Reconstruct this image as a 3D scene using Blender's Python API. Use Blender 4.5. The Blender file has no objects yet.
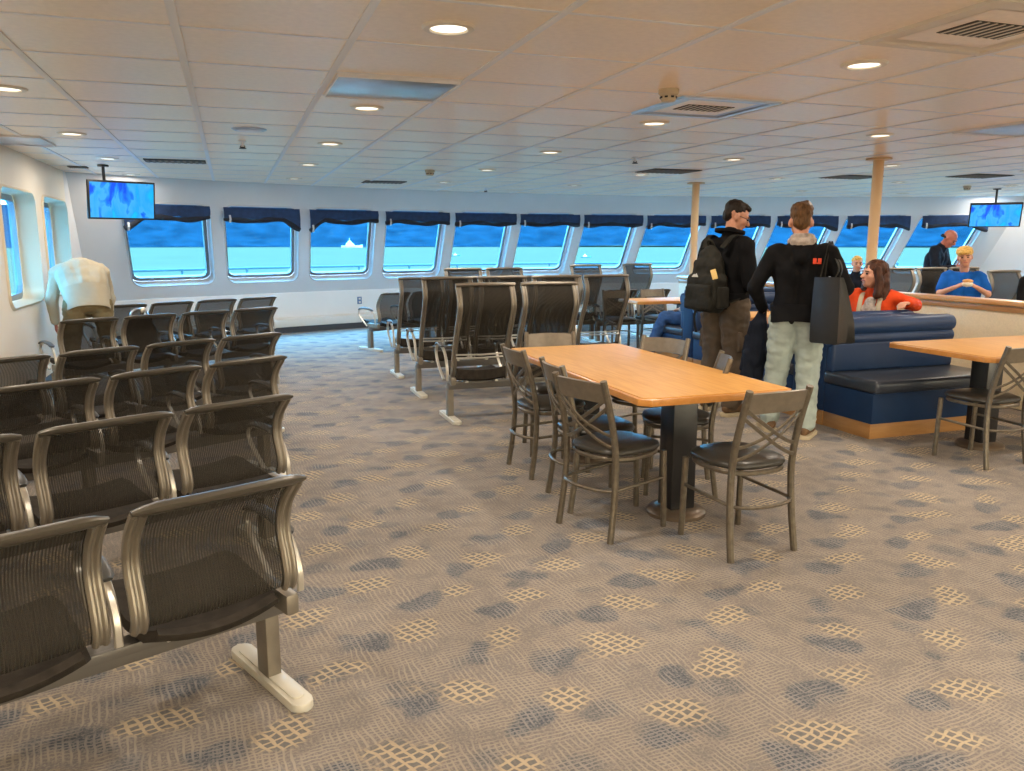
import bpy, bmesh, math, random
from math import sin, cos, pi, radians as R
from mathutils import Vector as V, Matrix, noise
random.seed(7)
S = bpy.context.scene
COL = S.collection

# ------------------------------------------------------------------ materials
def nt_mat(name):
    m = bpy.data.materials.new(name); m.use_nodes = True
    nt = m.node_tree
    return m, nt, nt.nodes['Principled BSDF'], nt.nodes['Material Output']

def mat(name, col, rough=0.5, metal=0.0, var=0.0, vscale=8.0, bump=0.0, bscale=60.0, spec=0.5, stretch=None, coat=0.0):
    m, nt, b, out = nt_mat(name)
    b.inputs['Base Color'].default_value = (*col, 1)
    b.inputs['Roughness'].default_value = rough
    b.inputs['Metallic'].default_value = metal
    b.inputs['Specular IOR Level'].default_value = spec
    if coat: b.inputs['Coat Weight'].default_value = coat; b.inputs['Coat Roughness'].default_value = 0.15
    tc = nt.nodes.new('ShaderNodeTexCoord')
    mp = nt.nodes.new('ShaderNodeMapping'); nt.links.new(tc.outputs['Object'], mp.inputs['Vector'])
    if stretch: mp.inputs['Scale'].default_value = stretch
    if var:
        n = nt.nodes.new('ShaderNodeTexNoise'); n.inputs['Scale'].default_value = vscale; n.inputs['Detail'].default_value = 5
        nt.links.new(mp.outputs['Vector'], n.inputs['Vector'])
        r = nt.nodes.new('ShaderNodeValToRGB')
        r.color_ramp.elements[0].position = 0.3; r.color_ramp.elements[1].position = 0.7
        r.color_ramp.elements[0].color = (*[c * (1 - var) for c in col], 1)
        r.color_ramp.elements[1].color = (*[min(1, c * (1 + var)) for c in col], 1)
        nt.links.new(n.outputs['Fac'], r.inputs['Fac']); nt.links.new(r.outputs['Color'], b.inputs['Base Color'])
    if bump:
        n2 = nt.nodes.new('ShaderNodeTexNoise'); n2.inputs['Scale'].default_value = bscale; n2.inputs['Detail'].default_value = 3
        nt.links.new(mp.outputs['Vector'], n2.inputs['Vector'])
        bp = nt.nodes.new('ShaderNodeBump'); bp.inputs['Strength'].default_value = bump; bp.inputs['Distance'].default_value = 0.01
        nt.links.new(n2.outputs['Fac'], bp.inputs['Height']); nt.links.new(bp.outputs['Normal'], b.inputs['Normal'])
    return m

def emis(name, col, strength):
    m, nt, b, out = nt_mat(name)
    b.inputs['Base Color'].default_value = (0.8, 0.8, 0.8, 1)
    b.inputs['Emission Color'].default_value = (*col, 1); b.inputs['Emission Strength'].default_value = strength
    return m

def mesh_fabric(name, col, open_frac=0.3):
    m, nt, b, out = nt_mat(name)
    b.inputs['Base Color'].default_value = (*col, 1); b.inputs['Roughness'].default_value = 0.7; b.inputs['Specular IOR Level'].default_value = 0.12
    tr = nt.nodes.new('ShaderNodeBsdfTransparent'); mix = nt.nodes.new('ShaderNodeMixShader')
    tc = nt.nodes.new('ShaderNodeTexCoord')
    w = nt.nodes.new('ShaderNodeTexWave'); w.wave_type = 'BANDS'; w.bands_direction = 'X'
    w.inputs['Scale'].default_value = 38; w.inputs['Distortion'].default_value = 0.3
    nt.links.new(tc.outputs['Object'], w.inputs['Vector'])
    mr = nt.nodes.new('ShaderNodeMapRange')
    mr.inputs['To Min'].default_value = max(0, open_frac - 0.12); mr.inputs['To Max'].default_value = open_frac + 0.12
    nt.links.new(w.outputs['Fac'], mr.inputs['Value'])
    nt.links.new(mr.outputs['Result'], mix.inputs['Fac'])
    nt.links.new(b.outputs['BSDF'], mix.inputs[1]); nt.links.new(tr.outputs['BSDF'], mix.inputs[2])
    nt.links.new(mix.outputs['Shader'], out.inputs['Surface'])
    return m

def glass_tint(name, col):
    m, nt, b, out = nt_mat(name)
    tr = nt.nodes.new('ShaderNodeBsdfTransparent'); tr.inputs['Color'].default_value = (*col, 1)
    gl = nt.nodes.new('ShaderNodeBsdfGlossy'); gl.inputs['Roughness'].default_value = 0.02
    fr = nt.nodes.new('ShaderNodeFresnel'); fr.inputs['IOR'].default_value = 1.25
    mix = nt.nodes.new('ShaderNodeMixShader')
    nt.links.new(fr.outputs['Fac'], mix.inputs['Fac']); nt.links.new(tr.outputs['BSDF'], mix.inputs[1]); nt.links.new(gl.outputs['BSDF'], mix.inputs[2])
    nt.links.new(mix.outputs['Shader'], out.inputs['Surface'])
    return m

def mathn(nt, op, a, b=None):
    n = nt.nodes.new('ShaderNodeMath'); n.operation = op
    for k, x in enumerate((a, b)):
        if x is None: continue
        if isinstance(x, (int, float)): n.inputs[k].default_value = x
        else: nt.links.new(x, n.inputs[k])
    return n.outputs[0]

def mixc(nt, f, a, b):
    n = nt.nodes.new('ShaderNodeMix'); n.data_type = 'RGBA'
    for k, x in ((0, f), (6, a), (7, b)):
        if isinstance(x, (int, float)): n.inputs[k].default_value = x
        elif isinstance(x, tuple): n.inputs[k].default_value = (*x, 1)
        else: nt.links.new(x, n.inputs[k])
    return n.outputs[2]

def carpet_mat():
    m, nt, b, out = nt_mat('carpet')
    b.inputs['Roughness'].default_value = 0.95; b.inputs['Specular IOR Level'].default_value = 0.1
    tc = nt.nodes.new('ShaderNodeTexCoord')
    def noise_tex(scale, detail=2):
        n = nt.nodes.new('ShaderNodeTexNoise'); n.inputs['Scale'].default_value = scale; n.inputs['Detail'].default_value = detail
        nt.links.new(tc.outputs['Object'], n.inputs['Vector']); return mathn(nt, 'SUBTRACT', n.outputs['Fac'], 0.5)
    sp = nt.nodes.new('ShaderNodeSeparateXYZ'); nt.links.new(tc.outputs['Object'], sp.inputs[0])
    def mul(a, k): return mathn(nt, 'MULTIPLY', a, k)
    def add(a, c): return mathn(nt, 'ADD', a, c)
    nn, n5, n2 = noise_tex(2.2), noise_tex(6.0, 1), noise_tex(1.1, 1)
    X, Y = sp.outputs['X'], sp.outputs['Y']
    u = add(add(X, mul(Y, 0.18)), mul(nn, 0.34)); v = add(add(Y, mul(X, -0.12)), mul(n2, -0.42))
    def band(val, lo, hi):
        mr = nt.nodes.new('ShaderNodeMapRange'); mr.interpolation_type = 'SMOOTHSTEP'; mr.inputs['From Min'].default_value = lo; mr.inputs['From Max'].default_value = hi
        nt.links.new(val, mr.inputs['Value']); return mr.outputs['Result']
    def cells(du, dv, pu, pv):
        return mathn(nt, 'MULTIPLY', mathn(nt, 'SINE', mul(add(u, du), 2 * pi / pu)), mathn(nt, 'SINE', mul(add(v, dv), 2 * pi / pv)))
    beige = band(add(cells(0, 0, 0.62, 0.50), mul(n5, 1.3)), 0.34, 0.80)
    blue = band(add(cells(0.19, 0.04, 0.62, 0.50), mul(n5, -1.9)), 0.48, 0.85)
    blue2 = band(add(cells(0.05, 0.16, 0.47, 0.41), mul(nn, 2.2)), 0.60, 1.0)
    blue = mathn(nt, 'MAXIMUM', blue, mul(blue2, 0.6))
    wob = mul(noise_tex(16, 1), 0.030); wob2 = mul(noise_tex(19, 1), 0.036)
    def lines(c, per, t0, t1): return band(mathn(nt, 'SINE', mul(c, 2 * pi / per)), t0, t1)
    ua = add(add(X, mul(Y, 0.12)), add(mul(wob, 0.5), mul(nn, 0.10))); va = add(add(Y, mul(X, -0.10)), add(mul(wob2, 0.5), mul(n2, 0.16)))
    fade1 = band(noise_tex(9, 1), -0.10, 0.08); fade2 = band(mul(noise_tex(7.3, 1), -1.0), -0.10, 0.08)
    fine = mathn(nt, 'MAXIMUM', mathn(nt, 'MULTIPLY', lines(ua, 0.021, 0.2, 0.8), add(mul(fade1, 0.75), 0.25)), mathn(nt, 'MULTIPLY', lines(va, 0.0165, 0.2, 0.8), add(mul(fade2, 0.75), 0.25)))
    fine = mathn(nt, 'MAXIMUM', fine, mul(band(noise_tex(110, 1), -0.02, 0.12), 0.7))
    ub = add(add(X, mul(Y, 0.5)), wob); vb = add(add(Y, mul(X, -0.35)), wob2)
    big = mathn(nt, 'MAXIMUM', lines(ub, 0.040, 0.35, 0.8), lines(vb, 0.031, 0.35, 0.8))
    ground = mixc(nt, blue, (0.205, 0.186, 0.176), (0.095, 0.105, 0.125))
    thread = mixc(nt, blue, (0.345, 0.300, 0.250), (0.265, 0.25, 0.24))
    c1 = mixc(nt, fine, ground, thread)
    c2 = mixc(nt, big, (0.155, 0.150, 0.150), (0.54, 0.43, 0.285))
    c3 = mixc(nt, mul(beige, 0.75), c1, c2)
    # soft large wear
    nw = nt.nodes.new('ShaderNodeTexNoise'); nw.inputs['Scale'].default_value = 0.9; nw.inputs['Detail'].default_value = 3
    nt.links.new(tc.outputs['Object'], nw.inputs['Vector'])
    wr = nt.nodes.new('ShaderNodeMapRange'); wr.inputs['From Min'].default_value = .35; wr.inputs['From Max'].default_value = .65
    wr.inputs['To Min'].default_value = .88; wr.inputs['To Max'].default_value = 1.08
    nt.links.new(nw.outputs['Fac'], wr.inputs['Value'])
    hv = nt.nodes.new('ShaderNodeHueSaturation'); nt.links.new(c3, hv.inputs['Color']); nt.links.new(wr.outputs['Result'], hv.inputs['Value'])
    nt.links.new(hv.outputs['Color'], b.inputs['Base Color'])
    bp = nt.nodes.new('ShaderNodeBump'); bp.inputs['Strength'].default_value = 0.25; bp.inputs['Distance'].default_value = 0.004
    nt.links.new(fine, bp.inputs['Height']); nt.links.new(bp.outputs['Normal'], b.inputs['Normal'])
    return m

def wood_mat(name, c1, c2, sc=(1, 9, 9), rough=0.32, coat=0.25):
    m, nt, b, out = nt_mat(name)
    b.inputs['Specular IOR Level'].default_value = 0.3; b.inputs['Roughness'].default_value = rough; b.inputs['Coat Weight'].default_value = coat; b.inputs['Coat Roughness'].default_value = 0.2
    tc = nt.nodes.new('ShaderNodeTexCoord'); mp = nt.nodes.new('ShaderNodeMapping'); mp.inputs['Scale'].default_value = sc
    nt.links.new(tc.outputs['Object'], mp.inputs['Vector'])
    n = nt.nodes.new('ShaderNodeTexNoise'); n.inputs['Scale'].default_value = 5; n.inputs['Detail'].default_value = 6; n.inputs['Distortion'].default_value = 0.6
    nt.links.new(mp.outputs['Vector'], n.inputs['Vector'])
    r = nt.nodes.new('ShaderNodeValToRGB'); r.color_ramp.elements[0].position = .3; r.color_ramp.elements[1].position = .72
    r.color_ramp.elements[0].color = (*c1, 1); r.color_ramp.elements[1].color = (*c2, 1)
    nt.links.new(n.outputs['Fac'], r.inputs['Fac']); nt.links.new(r.outputs['Color'], b.inputs['Base Color'])
    return m

def chart_mat():
    """a nautical chart picture on a screen: pale water, blue channels"""
    m, nt, b, out = nt_mat('chart_screen')
    tc = nt.nodes.new('ShaderNodeTexCoord'); mp = nt.nodes.new('ShaderNodeMapping'); mp.inputs['Scale'].default_value = (7, 1, 3.4)
    mp.inputs['Location'].default_value = (2.3, 0, 1.1)
    nt.links.new(tc.outputs['Object'], mp.inputs['Vector'])
    n = nt.nodes.new('ShaderNodeTexNoise'); n.inputs['Scale'].default_value = 1.0; n.inputs['Detail'].default_value = 3; n.inputs['Distortion'].default_value = 0.5
    nt.links.new(mp.outputs['Vector'], n.inputs['Vector'])
    r = nt.nodes.new('ShaderNodeValToRGB'); e = r.color_ramp.elements
    e[0].position = .36; e[0].color = (0.0, .10, .95, 1); e[1].position = .44; e[1].color = (0.01, .30, .95, 1)
    x = e.new(.47); x.color = (0.06, .48, 1, 1); x = e.new(.62); x.color = (0.01, .40, 1, 1); x = e.new(.7); x.color = (0.0, .55, 1, 1)
    nt.links.new(n.outputs['Fac'], r.inputs['Fac'])
    b.inputs['Base Color'].default_value = (0.01, 0.01, 0.01, 1); b.inputs['Roughness'].default_value = 0.25
    nt.links.new(r.outputs['Color'], b.inputs['Emission Color']); b.inputs['Emission Strength'].default_value = 0.95
    return m

M = dict(
    carpet=carpet_mat(),
    tile=mat('ceiling_tile', (0.92, 0.80, 0.66), 0.30, var=0.04, vscale=30, spec=0.75, bump=0.04, bscale=200),
    tbar=mat('ceiling_bar', (0.80, 0.82, 0.87), 0.5),
    wall=mat('wall_paint', (0.60, 0.60, 0.61), 0.55, var=0.03, vscale=2),
    wall_low=mat('wall_panel', (0.76, 0.75, 0.72), 0.5, var=0.03, vscale=2),
    wall_cream=mat('wall_cream', (0.74, 0.66, 0.54), 0.55, var=0.03, vscale=2),
    reveal=mat('window_reveal', (0.50, 0.51, 0.52), 0.5),
    reveal_cream=mat('reveal_cream', (0.66, 0.55, 0.38), 0.5),
    gasket=mat('window_frame_metal', (0.22, 0.26, 0.30), 0.35, metal=0.4),
    glass=glass_tint('sea_glass', (0.22, 0.58, 0.78)),
    glass_aft_fill=glass_tint('amber_fill_glass', (0.55, 0.30, 0.15)),  # amber tint turns the blue sky into warm fill from the added aft windows
    valance=mat('valance_blue', (0.008, 0.030, 0.095), 0.8, var=0.25, vscale=12),
    hem=mat('valance_hem', (0.006, 0.010, 0.022), 0.85, var=0.3, vscale=20),
    tie=mat('valance_tie', (0.45, 0.47, 0.5), 0.7),
    dark_base=mat('dark_baseboard', (0.05, 0.055, 0.065), 0.6),
    heater=mat('heater_white', (0.72, 0.70, 0.64), 0.4),
    seat_metal=mat('seat_bronze', (0.27, 0.24, 0.195), 0.42, metal=0.7, var=0.08, vscale=15),
    seat_silver=mat('seat_silver', (0.62, 0.59, 0.52), 0.32, metal=0.8),
    seat_foot=mat('seat_foot', (0.62, 0.59, 0.50), 0.45, metal=0.2),
    seat_beam=mat('seat_beam', (0.17, 0.16, 0.145), 0.42, metal=0.6),
    netting=mesh_fabric('seat_netting', (0.030, 0.026, 0.020), 0.15),
    seat_pan=mat('seat_upholstery', (0.034, 0.028, 0.022), 0.8, spec=0.15, var=0.3, vscale=25, bump=0.2, bscale=300),
    pad=mat('arm_pad', (0.06, 0.06, 0.058), 0.4),
    rail=mat('seat_top_rail', (0.085, 0.075, 0.058), 0.36, metal=0.35),
    chair_metal=mat('chair_gunmetal', (0.165, 0.140, 0.105), 0.38, metal=0.65, var=0.18, vscale=40),
    chair_plate=mat('chair_rail_plate', (0.20, 0.17, 0.13), 0.38, metal=0.55, var=0.1, vscale=30),
    vinyl=mat('black_vinyl', (0.034, 0.031, 0.025), 0.34, spec=0.4, bump=0.05, bscale=40),
    wood=wood_mat('table_maple', (0.55, 0.265, 0.060), (0.66, 0.345, 0.090), (9, 0.8, 9), 0.5, 0.0),
    wood_edge=wood_mat('table_edge', (0.50, 0.21, 0.045), (0.62, 0.28, 0.07), (3, 3, 9)),
    black=mat('black_column', (0.010, 0.010, 0.011), 0.28, spec=0.6),
    brown_metal=mat('brown_base', (0.16, 0.12, 0.085), 0.35, metal=0.4),
    booth=mat('booth_vinyl', (0.016, 0.040, 0.105), 0.40, var=0.1, vscale=6, bump=0.06, bscale=25, spec=0.35),
    booth_side=mat('booth_side', (0.007, 0.028, 0.085), 0.6, spec=0.25, var=0.1, vscale=6),
    booth_seat=mat('booth_seat_vinyl', (0.030, 0.038, 0.055), 0.32, spec=0.5, bump=0.06, bscale=20),
    kick=wood_mat('kick_wood', (0.34, 0.17, 0.06), (0.42, 0.22, 0.08), (1, 1, 6)),
    cap=wood_mat('cap_wood', (0.50, 0.25, 0.09), (0.60, 0.32, 0.12), (6, 1, 6)),
    partition=mat('partition_cream', (0.72, 0.60, 0.40), 0.6, var=0.06, vscale=60),
    pole=mat('pole_paint', (0.66, 0.47, 0.27), 0.45),
    vent=mat('vent_frame', (0.72, 0.66, 0.57), 0.4),
    grille=mat('vent_grille', (0.03, 0.027, 0.022), 0.6),
    return_slat=mat('return_slat', (0.16, 0.13, 0.10), 0.6),
    steel=mat('steel_panel', (0.50, 0.56, 0.66), 0.28, metal=0.85, var=0.15, vscale=3),
    detector=mat('detector_plastic', (0.55, 0.48, 0.36), 0.5),
    dark=mat('dark_plastic', (0.012, 0.012, 0.014), 0.4),
    lamp_trim=mat('lamp_trim', (0.78, 0.72, 0.62), 0.35),
    lamp=emis('lamp_lens', (1.0, 0.90, 0.70), 2.2),
    chart=chart_mat(),
    outlet=mat('outlet_blue', (0.12, 0.2, 0.34), 0.5),
    skin=mat('skin', (0.56, 0.27, 0.17), 0.5, var=0.08, vscale=30),
    skin_red=mat('skin_ruddy', (0.46, 0.15, 0.10), 0.5, var=0.08, vscale=30),
    hair_dark=mat('hair_dark', (0.018, 0.013, 0.010), 0.5, spec=0.2, var=0.5, vscale=60, stretch=(1, 1, .3)),
    hair_brown=mat('hair_brown', (0.11, 0.055, 0.021), 0.5, spec=0.2, var=0.5, vscale=60, stretch=(1, 1, .3)),
    hair_auburn=mat('hair_auburn', (0.055, 0.022, 0.012), 0.45, spec=0.2, var=0.5, vscale=50, stretch=(1, 1, .3)),
    hair_blond=mat('hair_blond', (0.66, 0.41, 0.12), 0.6, spec=0.2, var=0.3, vscale=60),
    eye=mat('eye', (0.02, 0.015, 0.012), 0.2), lip=mat('lip', (0.42, 0.12, 0.10), 0.5),
    black_cloth=mat('black_cloth', (0.008, 0.008, 0.009), 0.85, var=0.3, vscale=10, spec=0.12),
    navy_cloth=mat('navy_cloth', (0.010, 0.013, 0.022), 0.8, var=0.3, vscale=10, spec=0.12),
    cargo=mat('cargo_brown', (0.085, 0.060, 0.038), 0.85, var=0.25, vscale=9),
    jeans_pale=mat('jeans_pale', (0.36, 0.42, 0.39), 0.85, var=0.18, vscale=9, spec=0.12),
    jeans_blue=mat('jeans_blue', (0.045, 0.10, 0.23), 0.85, var=0.3, vscale=9, spec=0.12),
    khaki=mat('khaki', (0.20, 0.15, 0.075), 0.85, var=0.15, vscale=9, spec=0.12),
    cream_cloth=mat('cream_cloth', (0.46, 0.39, 0.28), 0.85, var=0.06, vscale=7, spec=0.12),
    orange_cloth=mat('orange_cloth', (0.62, 0.06, 0.012), 0.7, var=0.15, vscale=9, spec=0.12),
    grey_cloth=mat('grey_cloth', (0.42, 0.36, 0.32), 0.9, var=0.35, vscale=30, spec=0.12),
    blue_cloth=mat('blue_cloth', (0.008, 0.10, 0.42), 0.8, var=0.15, vscale=8, spec=0.12),
    shoe_brown=mat('shoe_brown', (0.16, 0.085, 0.035), 0.7, var=0.4, vscale=20),
    shoe_tan=mat('shoe_tan', (0.50, 0.25, 0.06), 0.6), sole=mat('shoe_sole', (0.50, 0.42, 0.28), 0.7),
    tote=mat('tote_black', (0.014, 0.014, 0.013), 0.45, var=0.2, vscale=10, bump=0.1, bscale=18),
    pack=mat('backpack_cloth', (0.018, 0.017, 0.013), 0.75, spec=0.2, var=0.3, vscale=12, bump=0.15, bscale=60),
    tag=mat('tag_yellow', (0.75, 0.52, 0.18), 0.6),
    logo_orange=mat('logo_orange', (0.85, 0.07, 0.02), 0.6), logo_grey=mat('logo_grey', (0.5, 0.5, 0.47), 0.5),
    bread=mat('bread', (0.62, 0.30, 0.10), 0.7, var=0.3, vscale=30), paper=mat('paper', (0.75, 0.68, 0.55), 0.7),
    sea=mat('sea_water', (0.068, 0.058, 0.036), 1.0, spec=0.0, var=0.05, vscale=0.02),
    forest=mat('hazy_forest_hill', (0.0046, 0.0175, 0.0285), 1.0, var=0.35, vscale=0.03, spec=0.0),  # blue-grey distance haze is mixed into the base colour
    boat=mat('boat_white', (0.85, 0.85, 0.85), 0.5), boat_dark=mat('boat_dark', (0.05, 0.12, 0.2), 0.5),
    ship_rail=mat('ship_rail', (0.02, 0.035, 0.04), 0.6), deck=mat('ship_deck', (0.3, 0.36, 0.4), 0.7),
)

# ------------------------------------------------------------------ mesh builder
class MB:
    def __init__(s): s.bm = bmesh.new(); s.X = Matrix()
    def _f(s, vs, smooth=False):
        try: f = s.bm.faces.new(vs); f.smooth = smooth
        except ValueError: pass
    def v(s, p): return s.bm.verts.new(s.X @ V(p))
    def box(s, c, d, bev=0.0, rot=None, seg=2):
        m = Matrix.Translation(V(c)) @ (rot.to_4x4() if rot else Matrix()) @ Matrix.Diagonal((*d, 1))
        g = bmesh.ops.create_cube(s.bm, size=1, matrix=s.X @ m)
        if bev:
            es = {e for v in g['verts'] for e in v.link_edges}
            r = bmesh.ops.bevel(s.bm, geom=list(es), offset=bev, segments=seg, profile=0.6, affect='EDGES')
            for f in r['faces']: f.smooth = True
        return s
    def prism(s, poly, z0, z1, bev=0.0, ax='z'):
        """poly of (a,b) extruded; ax z: (a,b,z); ax x: (z,a,b) -> extrude along x; ax y: (a,z,b)"""
        def P(a, b, z): return {'z': (a, b, z), 'x': (z, a, b), 'y': (a, z, b)}[ax]
        lo = [s.v(P(a, b, z0)) for a, b in poly]; hi = [s.v(P(a, b, z1)) for a, b in poly]
        fs = []
        n = len(poly)
        for k in range(n): s._f([lo[k], lo[(k + 1) % n], hi[(k + 1) % n], hi[k]])
        s._f(lo[::-1]); s._f(hi)
        if bev:
            es = {e for v in lo + hi for e in v.link_edges}
            es = [e for e in es if not (e.verts[0] in lo and e.verts[1] in hi or e.verts[1] in lo and e.verts[0] in hi)]
            r = bmesh.ops.bevel(s.bm, geom=es, offset=bev, segments=2, profile=.6, affect='EDGES')
            for f in r['faces']: f.smooth = True
        return s
    def sweep(s, pts, prof, side=V((1, 0, 0)), closed=False, smooth=True, scale=None):
        """prof: closed loop of (a,b): a along 'side', b along the third axis"""
        pts = [V(p) for p in pts]; n = len(pts); rings = []
        for i, p in enumerate(pts):
            a = pts[(i - 1) % n] if closed or i > 0 else p
            b = pts[(i + 1) % n] if closed or i < n - 1 else p
            t = (b - a).normalized()
            sd = side - t * side.dot(t)
            if sd.length < 1e-4: sd = t.orthogonal()
            sd.normalize(); up = t.cross(sd)
            k = scale[i] if scale else 1
            rings.append([s.v(p + sd * x * k + up * y * k) for x, y in prof])
        m = len(prof)
        for i in range(n if closed else n - 1):
            A, B = rings[i], rings[(i + 1) % n]
            for k in range(m): s._f([A[k], A[(k + 1) % m], B[(k + 1) % m], B[k]], smooth)
        if not closed: s._f(rings[0][::-1]); s._f(rings[-1])
        return s
    def tube(s, pts, r, n=8, closed=False, scale=None):
        return s.sweep(pts, [(r * cos(2 * pi * k / n), r * sin(2 * pi * k / n)) for k in range(n)], V((0.12, 0.31, 0.94)) if True else None, closed, True, scale)
    def bar(s, pts, w, t, side=V((1, 0, 0)), closed=False, ch=0.25):
        c = min(w, t) * ch; a, b = w / 2, t / 2
        prof = [(-a + c, -b), (a - c, -b), (a, -b + c), (a, b - c), (a - c, b), (-a + c, b), (-a, b - c), (-a, -b + c)]
        return s.sweep(pts, prof, side, closed, True)
    def lathe(s, prof, n=24, o=(0, 0, 0), smooth=True):
        rings = []
        for r, z in prof:
            rings.append([s.v((o[0] + r * cos(2 * pi * k / n), o[1] + r * sin(2 * pi * k / n), o[2] + z)) for k in range(n)] if r > 1e-6 else [s.v((o[0], o[1], o[2] + z))])
        for A, B in zip(rings, rings[1:]):
            for k in range(n):
                j = (k + 1) % n
                if len(A) == 1 and len(B) == 1: continue
                if len(A) == 1: s._f([A[0], B[j], B[k]], smooth)
                elif len(B) == 1: s._f([A[k], A[j], B[0]], smooth)
                else: s._f([A[k], A[j], B[j], B[k]], smooth)
        return s
    def ell(s, c, r, rot=None, sub=2):
        m = Matrix.Translation(V(c)) @ (rot.to_4x4() if rot else Matrix()) @ Matrix.Diagonal((*r, 1))
        g = bmesh.ops.create_icosphere(s.bm, subdivisions=sub, radius=1, matrix=s.X @ m)
        for v in g['verts']:
            for f in v.link_faces: f.smooth = True
        return s
    def cap(s, p0, r0, p1=None, r1=None, n=12):
        p0 = V(p0)
        if p1 is None: return s.ell(p0, (r0,) * 3)
        p1 = V(p1); r1 = r0 if r1 is None else r1
        d = p1 - p0; L = d.length
        if L < 1e-5: return s.ell(p0, (max(r0, r1),) * 3)
        t = d / L; a = t.orthogonal().normalized(); b = t.cross(a)
        rings = []
        for (c, r, sg, ks) in ((p0, r0, -1, range(1, 5)), (p1, r1, 1, range(4, 0, -1))):
            for k in ks:
                th = k / 4 * pi / 2
                rr, off = r * sin(th), sg * r * cos(th)
                rings.append([s.v(c + t * off + (a * cos(2 * pi * j / n) + b * sin(2 * pi * j / n)) * rr) for j in range(n)])
        e0 = s.v(p0 - t * r0); e1 = s.v(p1 + t * r1)
        for j in range(n):
            s._f([e0, rings[0][(j + 1) % n], rings[0][j]], True)
            s._f([e1, rings[-1][j], rings[-1][(j + 1) % n]], True)
        for A, B in zip(rings, rings[1:]):
            for j in range(n): s._f([A[j], A[(j + 1) % n], B[(j + 1) % n], B[j]], True)
        return s
    def sheet(s, grid, th=None, smooth=True):
        """grid[i][j] points; th -> offset thickness along vertex normals"""
        n, m = len(grid), len(grid[0]); G = [[V(p) for p in row] for row in grid]
        if th is None:
            vs = [[s.v(p) for p in row] for row in G]
            for i in range(n - 1):
                for j in range(m - 1): s._f([vs[i][j], vs[i][j + 1], vs[i + 1][j + 1], vs[i + 1][j]], smooth)
            return s
        top, bot = [], []
        for i in range(n):
            ra, rb = [], []
            for j in range(m):
                du = G[min(i + 1, n - 1)][j] - G[max(i - 1, 0)][j]; dv = G[i][min(j + 1, m - 1)] - G[i][max(j - 1, 0)]
                nn = dv.cross(du).normalized() if dv.cross(du).length > 1e-9 else V((0, 0, 1))
                ra.append(s.v(G[i][j] + nn * th / 2)); rb.append(s.v(G[i][j] - nn * th / 2))
            top.append(ra); bot.append(rb)
        for i in range(n - 1):
            for j in range(m - 1):
                s._f([top[i][j], top[i][j + 1], top[i + 1][j + 1], top[i + 1][j]], smooth)
                s._f([bot[i][j], bot[i + 1][j], bot[i + 1][j + 1], bot[i][j + 1]], smooth)
        for i in range(n - 1):
            s._f([top[i][0], top[i + 1][0], bot[i + 1][0], bot[i][0]], smooth); s._f([top[i][-1], bot[i][-1], bot[i + 1][-1], top[i + 1][-1]], smooth)
        for j in range(m - 1):
            s._f([top[0][j], bot[0][j], bot[0][j + 1], top[0][j + 1]], smooth); s._f([top[-1][j], top[-1][j + 1], bot[-1][j + 1], bot[-1][j]], smooth)
        return s
    def mesh(s, name, material=None, sharp=40):
        bmesh.ops.recalc_face_normals(s.bm, faces=s.bm.faces)
        me = bpy.data.meshes.new(name); s.bm.to_mesh(me); s.bm.free()
        if sharp: me.set_sharp_from_angle(angle=R(sharp))
        for mm in (material if isinstance(material, (list, tuple)) else [material]):
            if mm: me.materials.append(mm)
        return me
    def build(s, name, material, parent=None, sharp=40):
        o = bpy.data.objects.new(name, s.mesh(name, material, sharp)); COL.objects.link(o)
        if parent: o.parent = parent
        return o

def tag(o, label, cat, group=None):
    o['label'] = label; o['category'] = cat
    if group: o['group'] = group
    return o
def thing(name, label, cat, loc=(0, 0, 0), rz=0.0, group=None):
    o = bpy.data.objects.new(name, None); COL.objects.link(o); o.empty_display_size = 0.1
    o.location = loc; o.rotation_euler = (0, 0, rz)
    return tag(o, label, cat, group)
def struct(o): o['kind'] = 'structure'; return o
KIDS = {}
def dup(root, loc, rz, label, group=None):
    def cp(o, parent):
        c = o.copy(); COL.objects.link(c)
        if parent: c.parent = parent
        for ch in list(o.children): cp(ch, c)
        return c
    r = cp(root, None); r.location = loc; r.rotation_euler = (0, 0, rz); r['label'] = label
    if group: r['group'] = group
    return r
def ip(pts, n):
    """catmull-rom resample of control points"""
    pts = [V(p) for p in pts]; out = []
    for i in range(len(pts) - 1):
        p0, p1, p2, p3 = pts[max(i - 1, 0)], pts[i], pts[i + 1], pts[min(i + 2, len(pts) - 1)]
        for k in range(n):
            t = k / n
            out.append(0.5 * ((2 * p1) + (p2 - p0) * t + (2 * p0 - 5 * p1 + 4 * p2 - p3) * t * t + (3 * p1 - p0 - 3 * p2 + p3) * t ** 3))
    out.append(pts[-1]); return out
def rrect(w, h, r, n=5, cx=0, cy=0):
    o = []
    for (sx, sy, a0) in ((1, 1, 0), (-1, 1, 90), (-1, -1, 180), (1, -1, 270)):
        for k in range(n + 1):
            a = R(a0 + 90 * k / n); o.append((cx + sx * (w / 2 - r) + r * cos(a), cy + sy * (h / 2 - r) + r * sin(a)))
    return o

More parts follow.
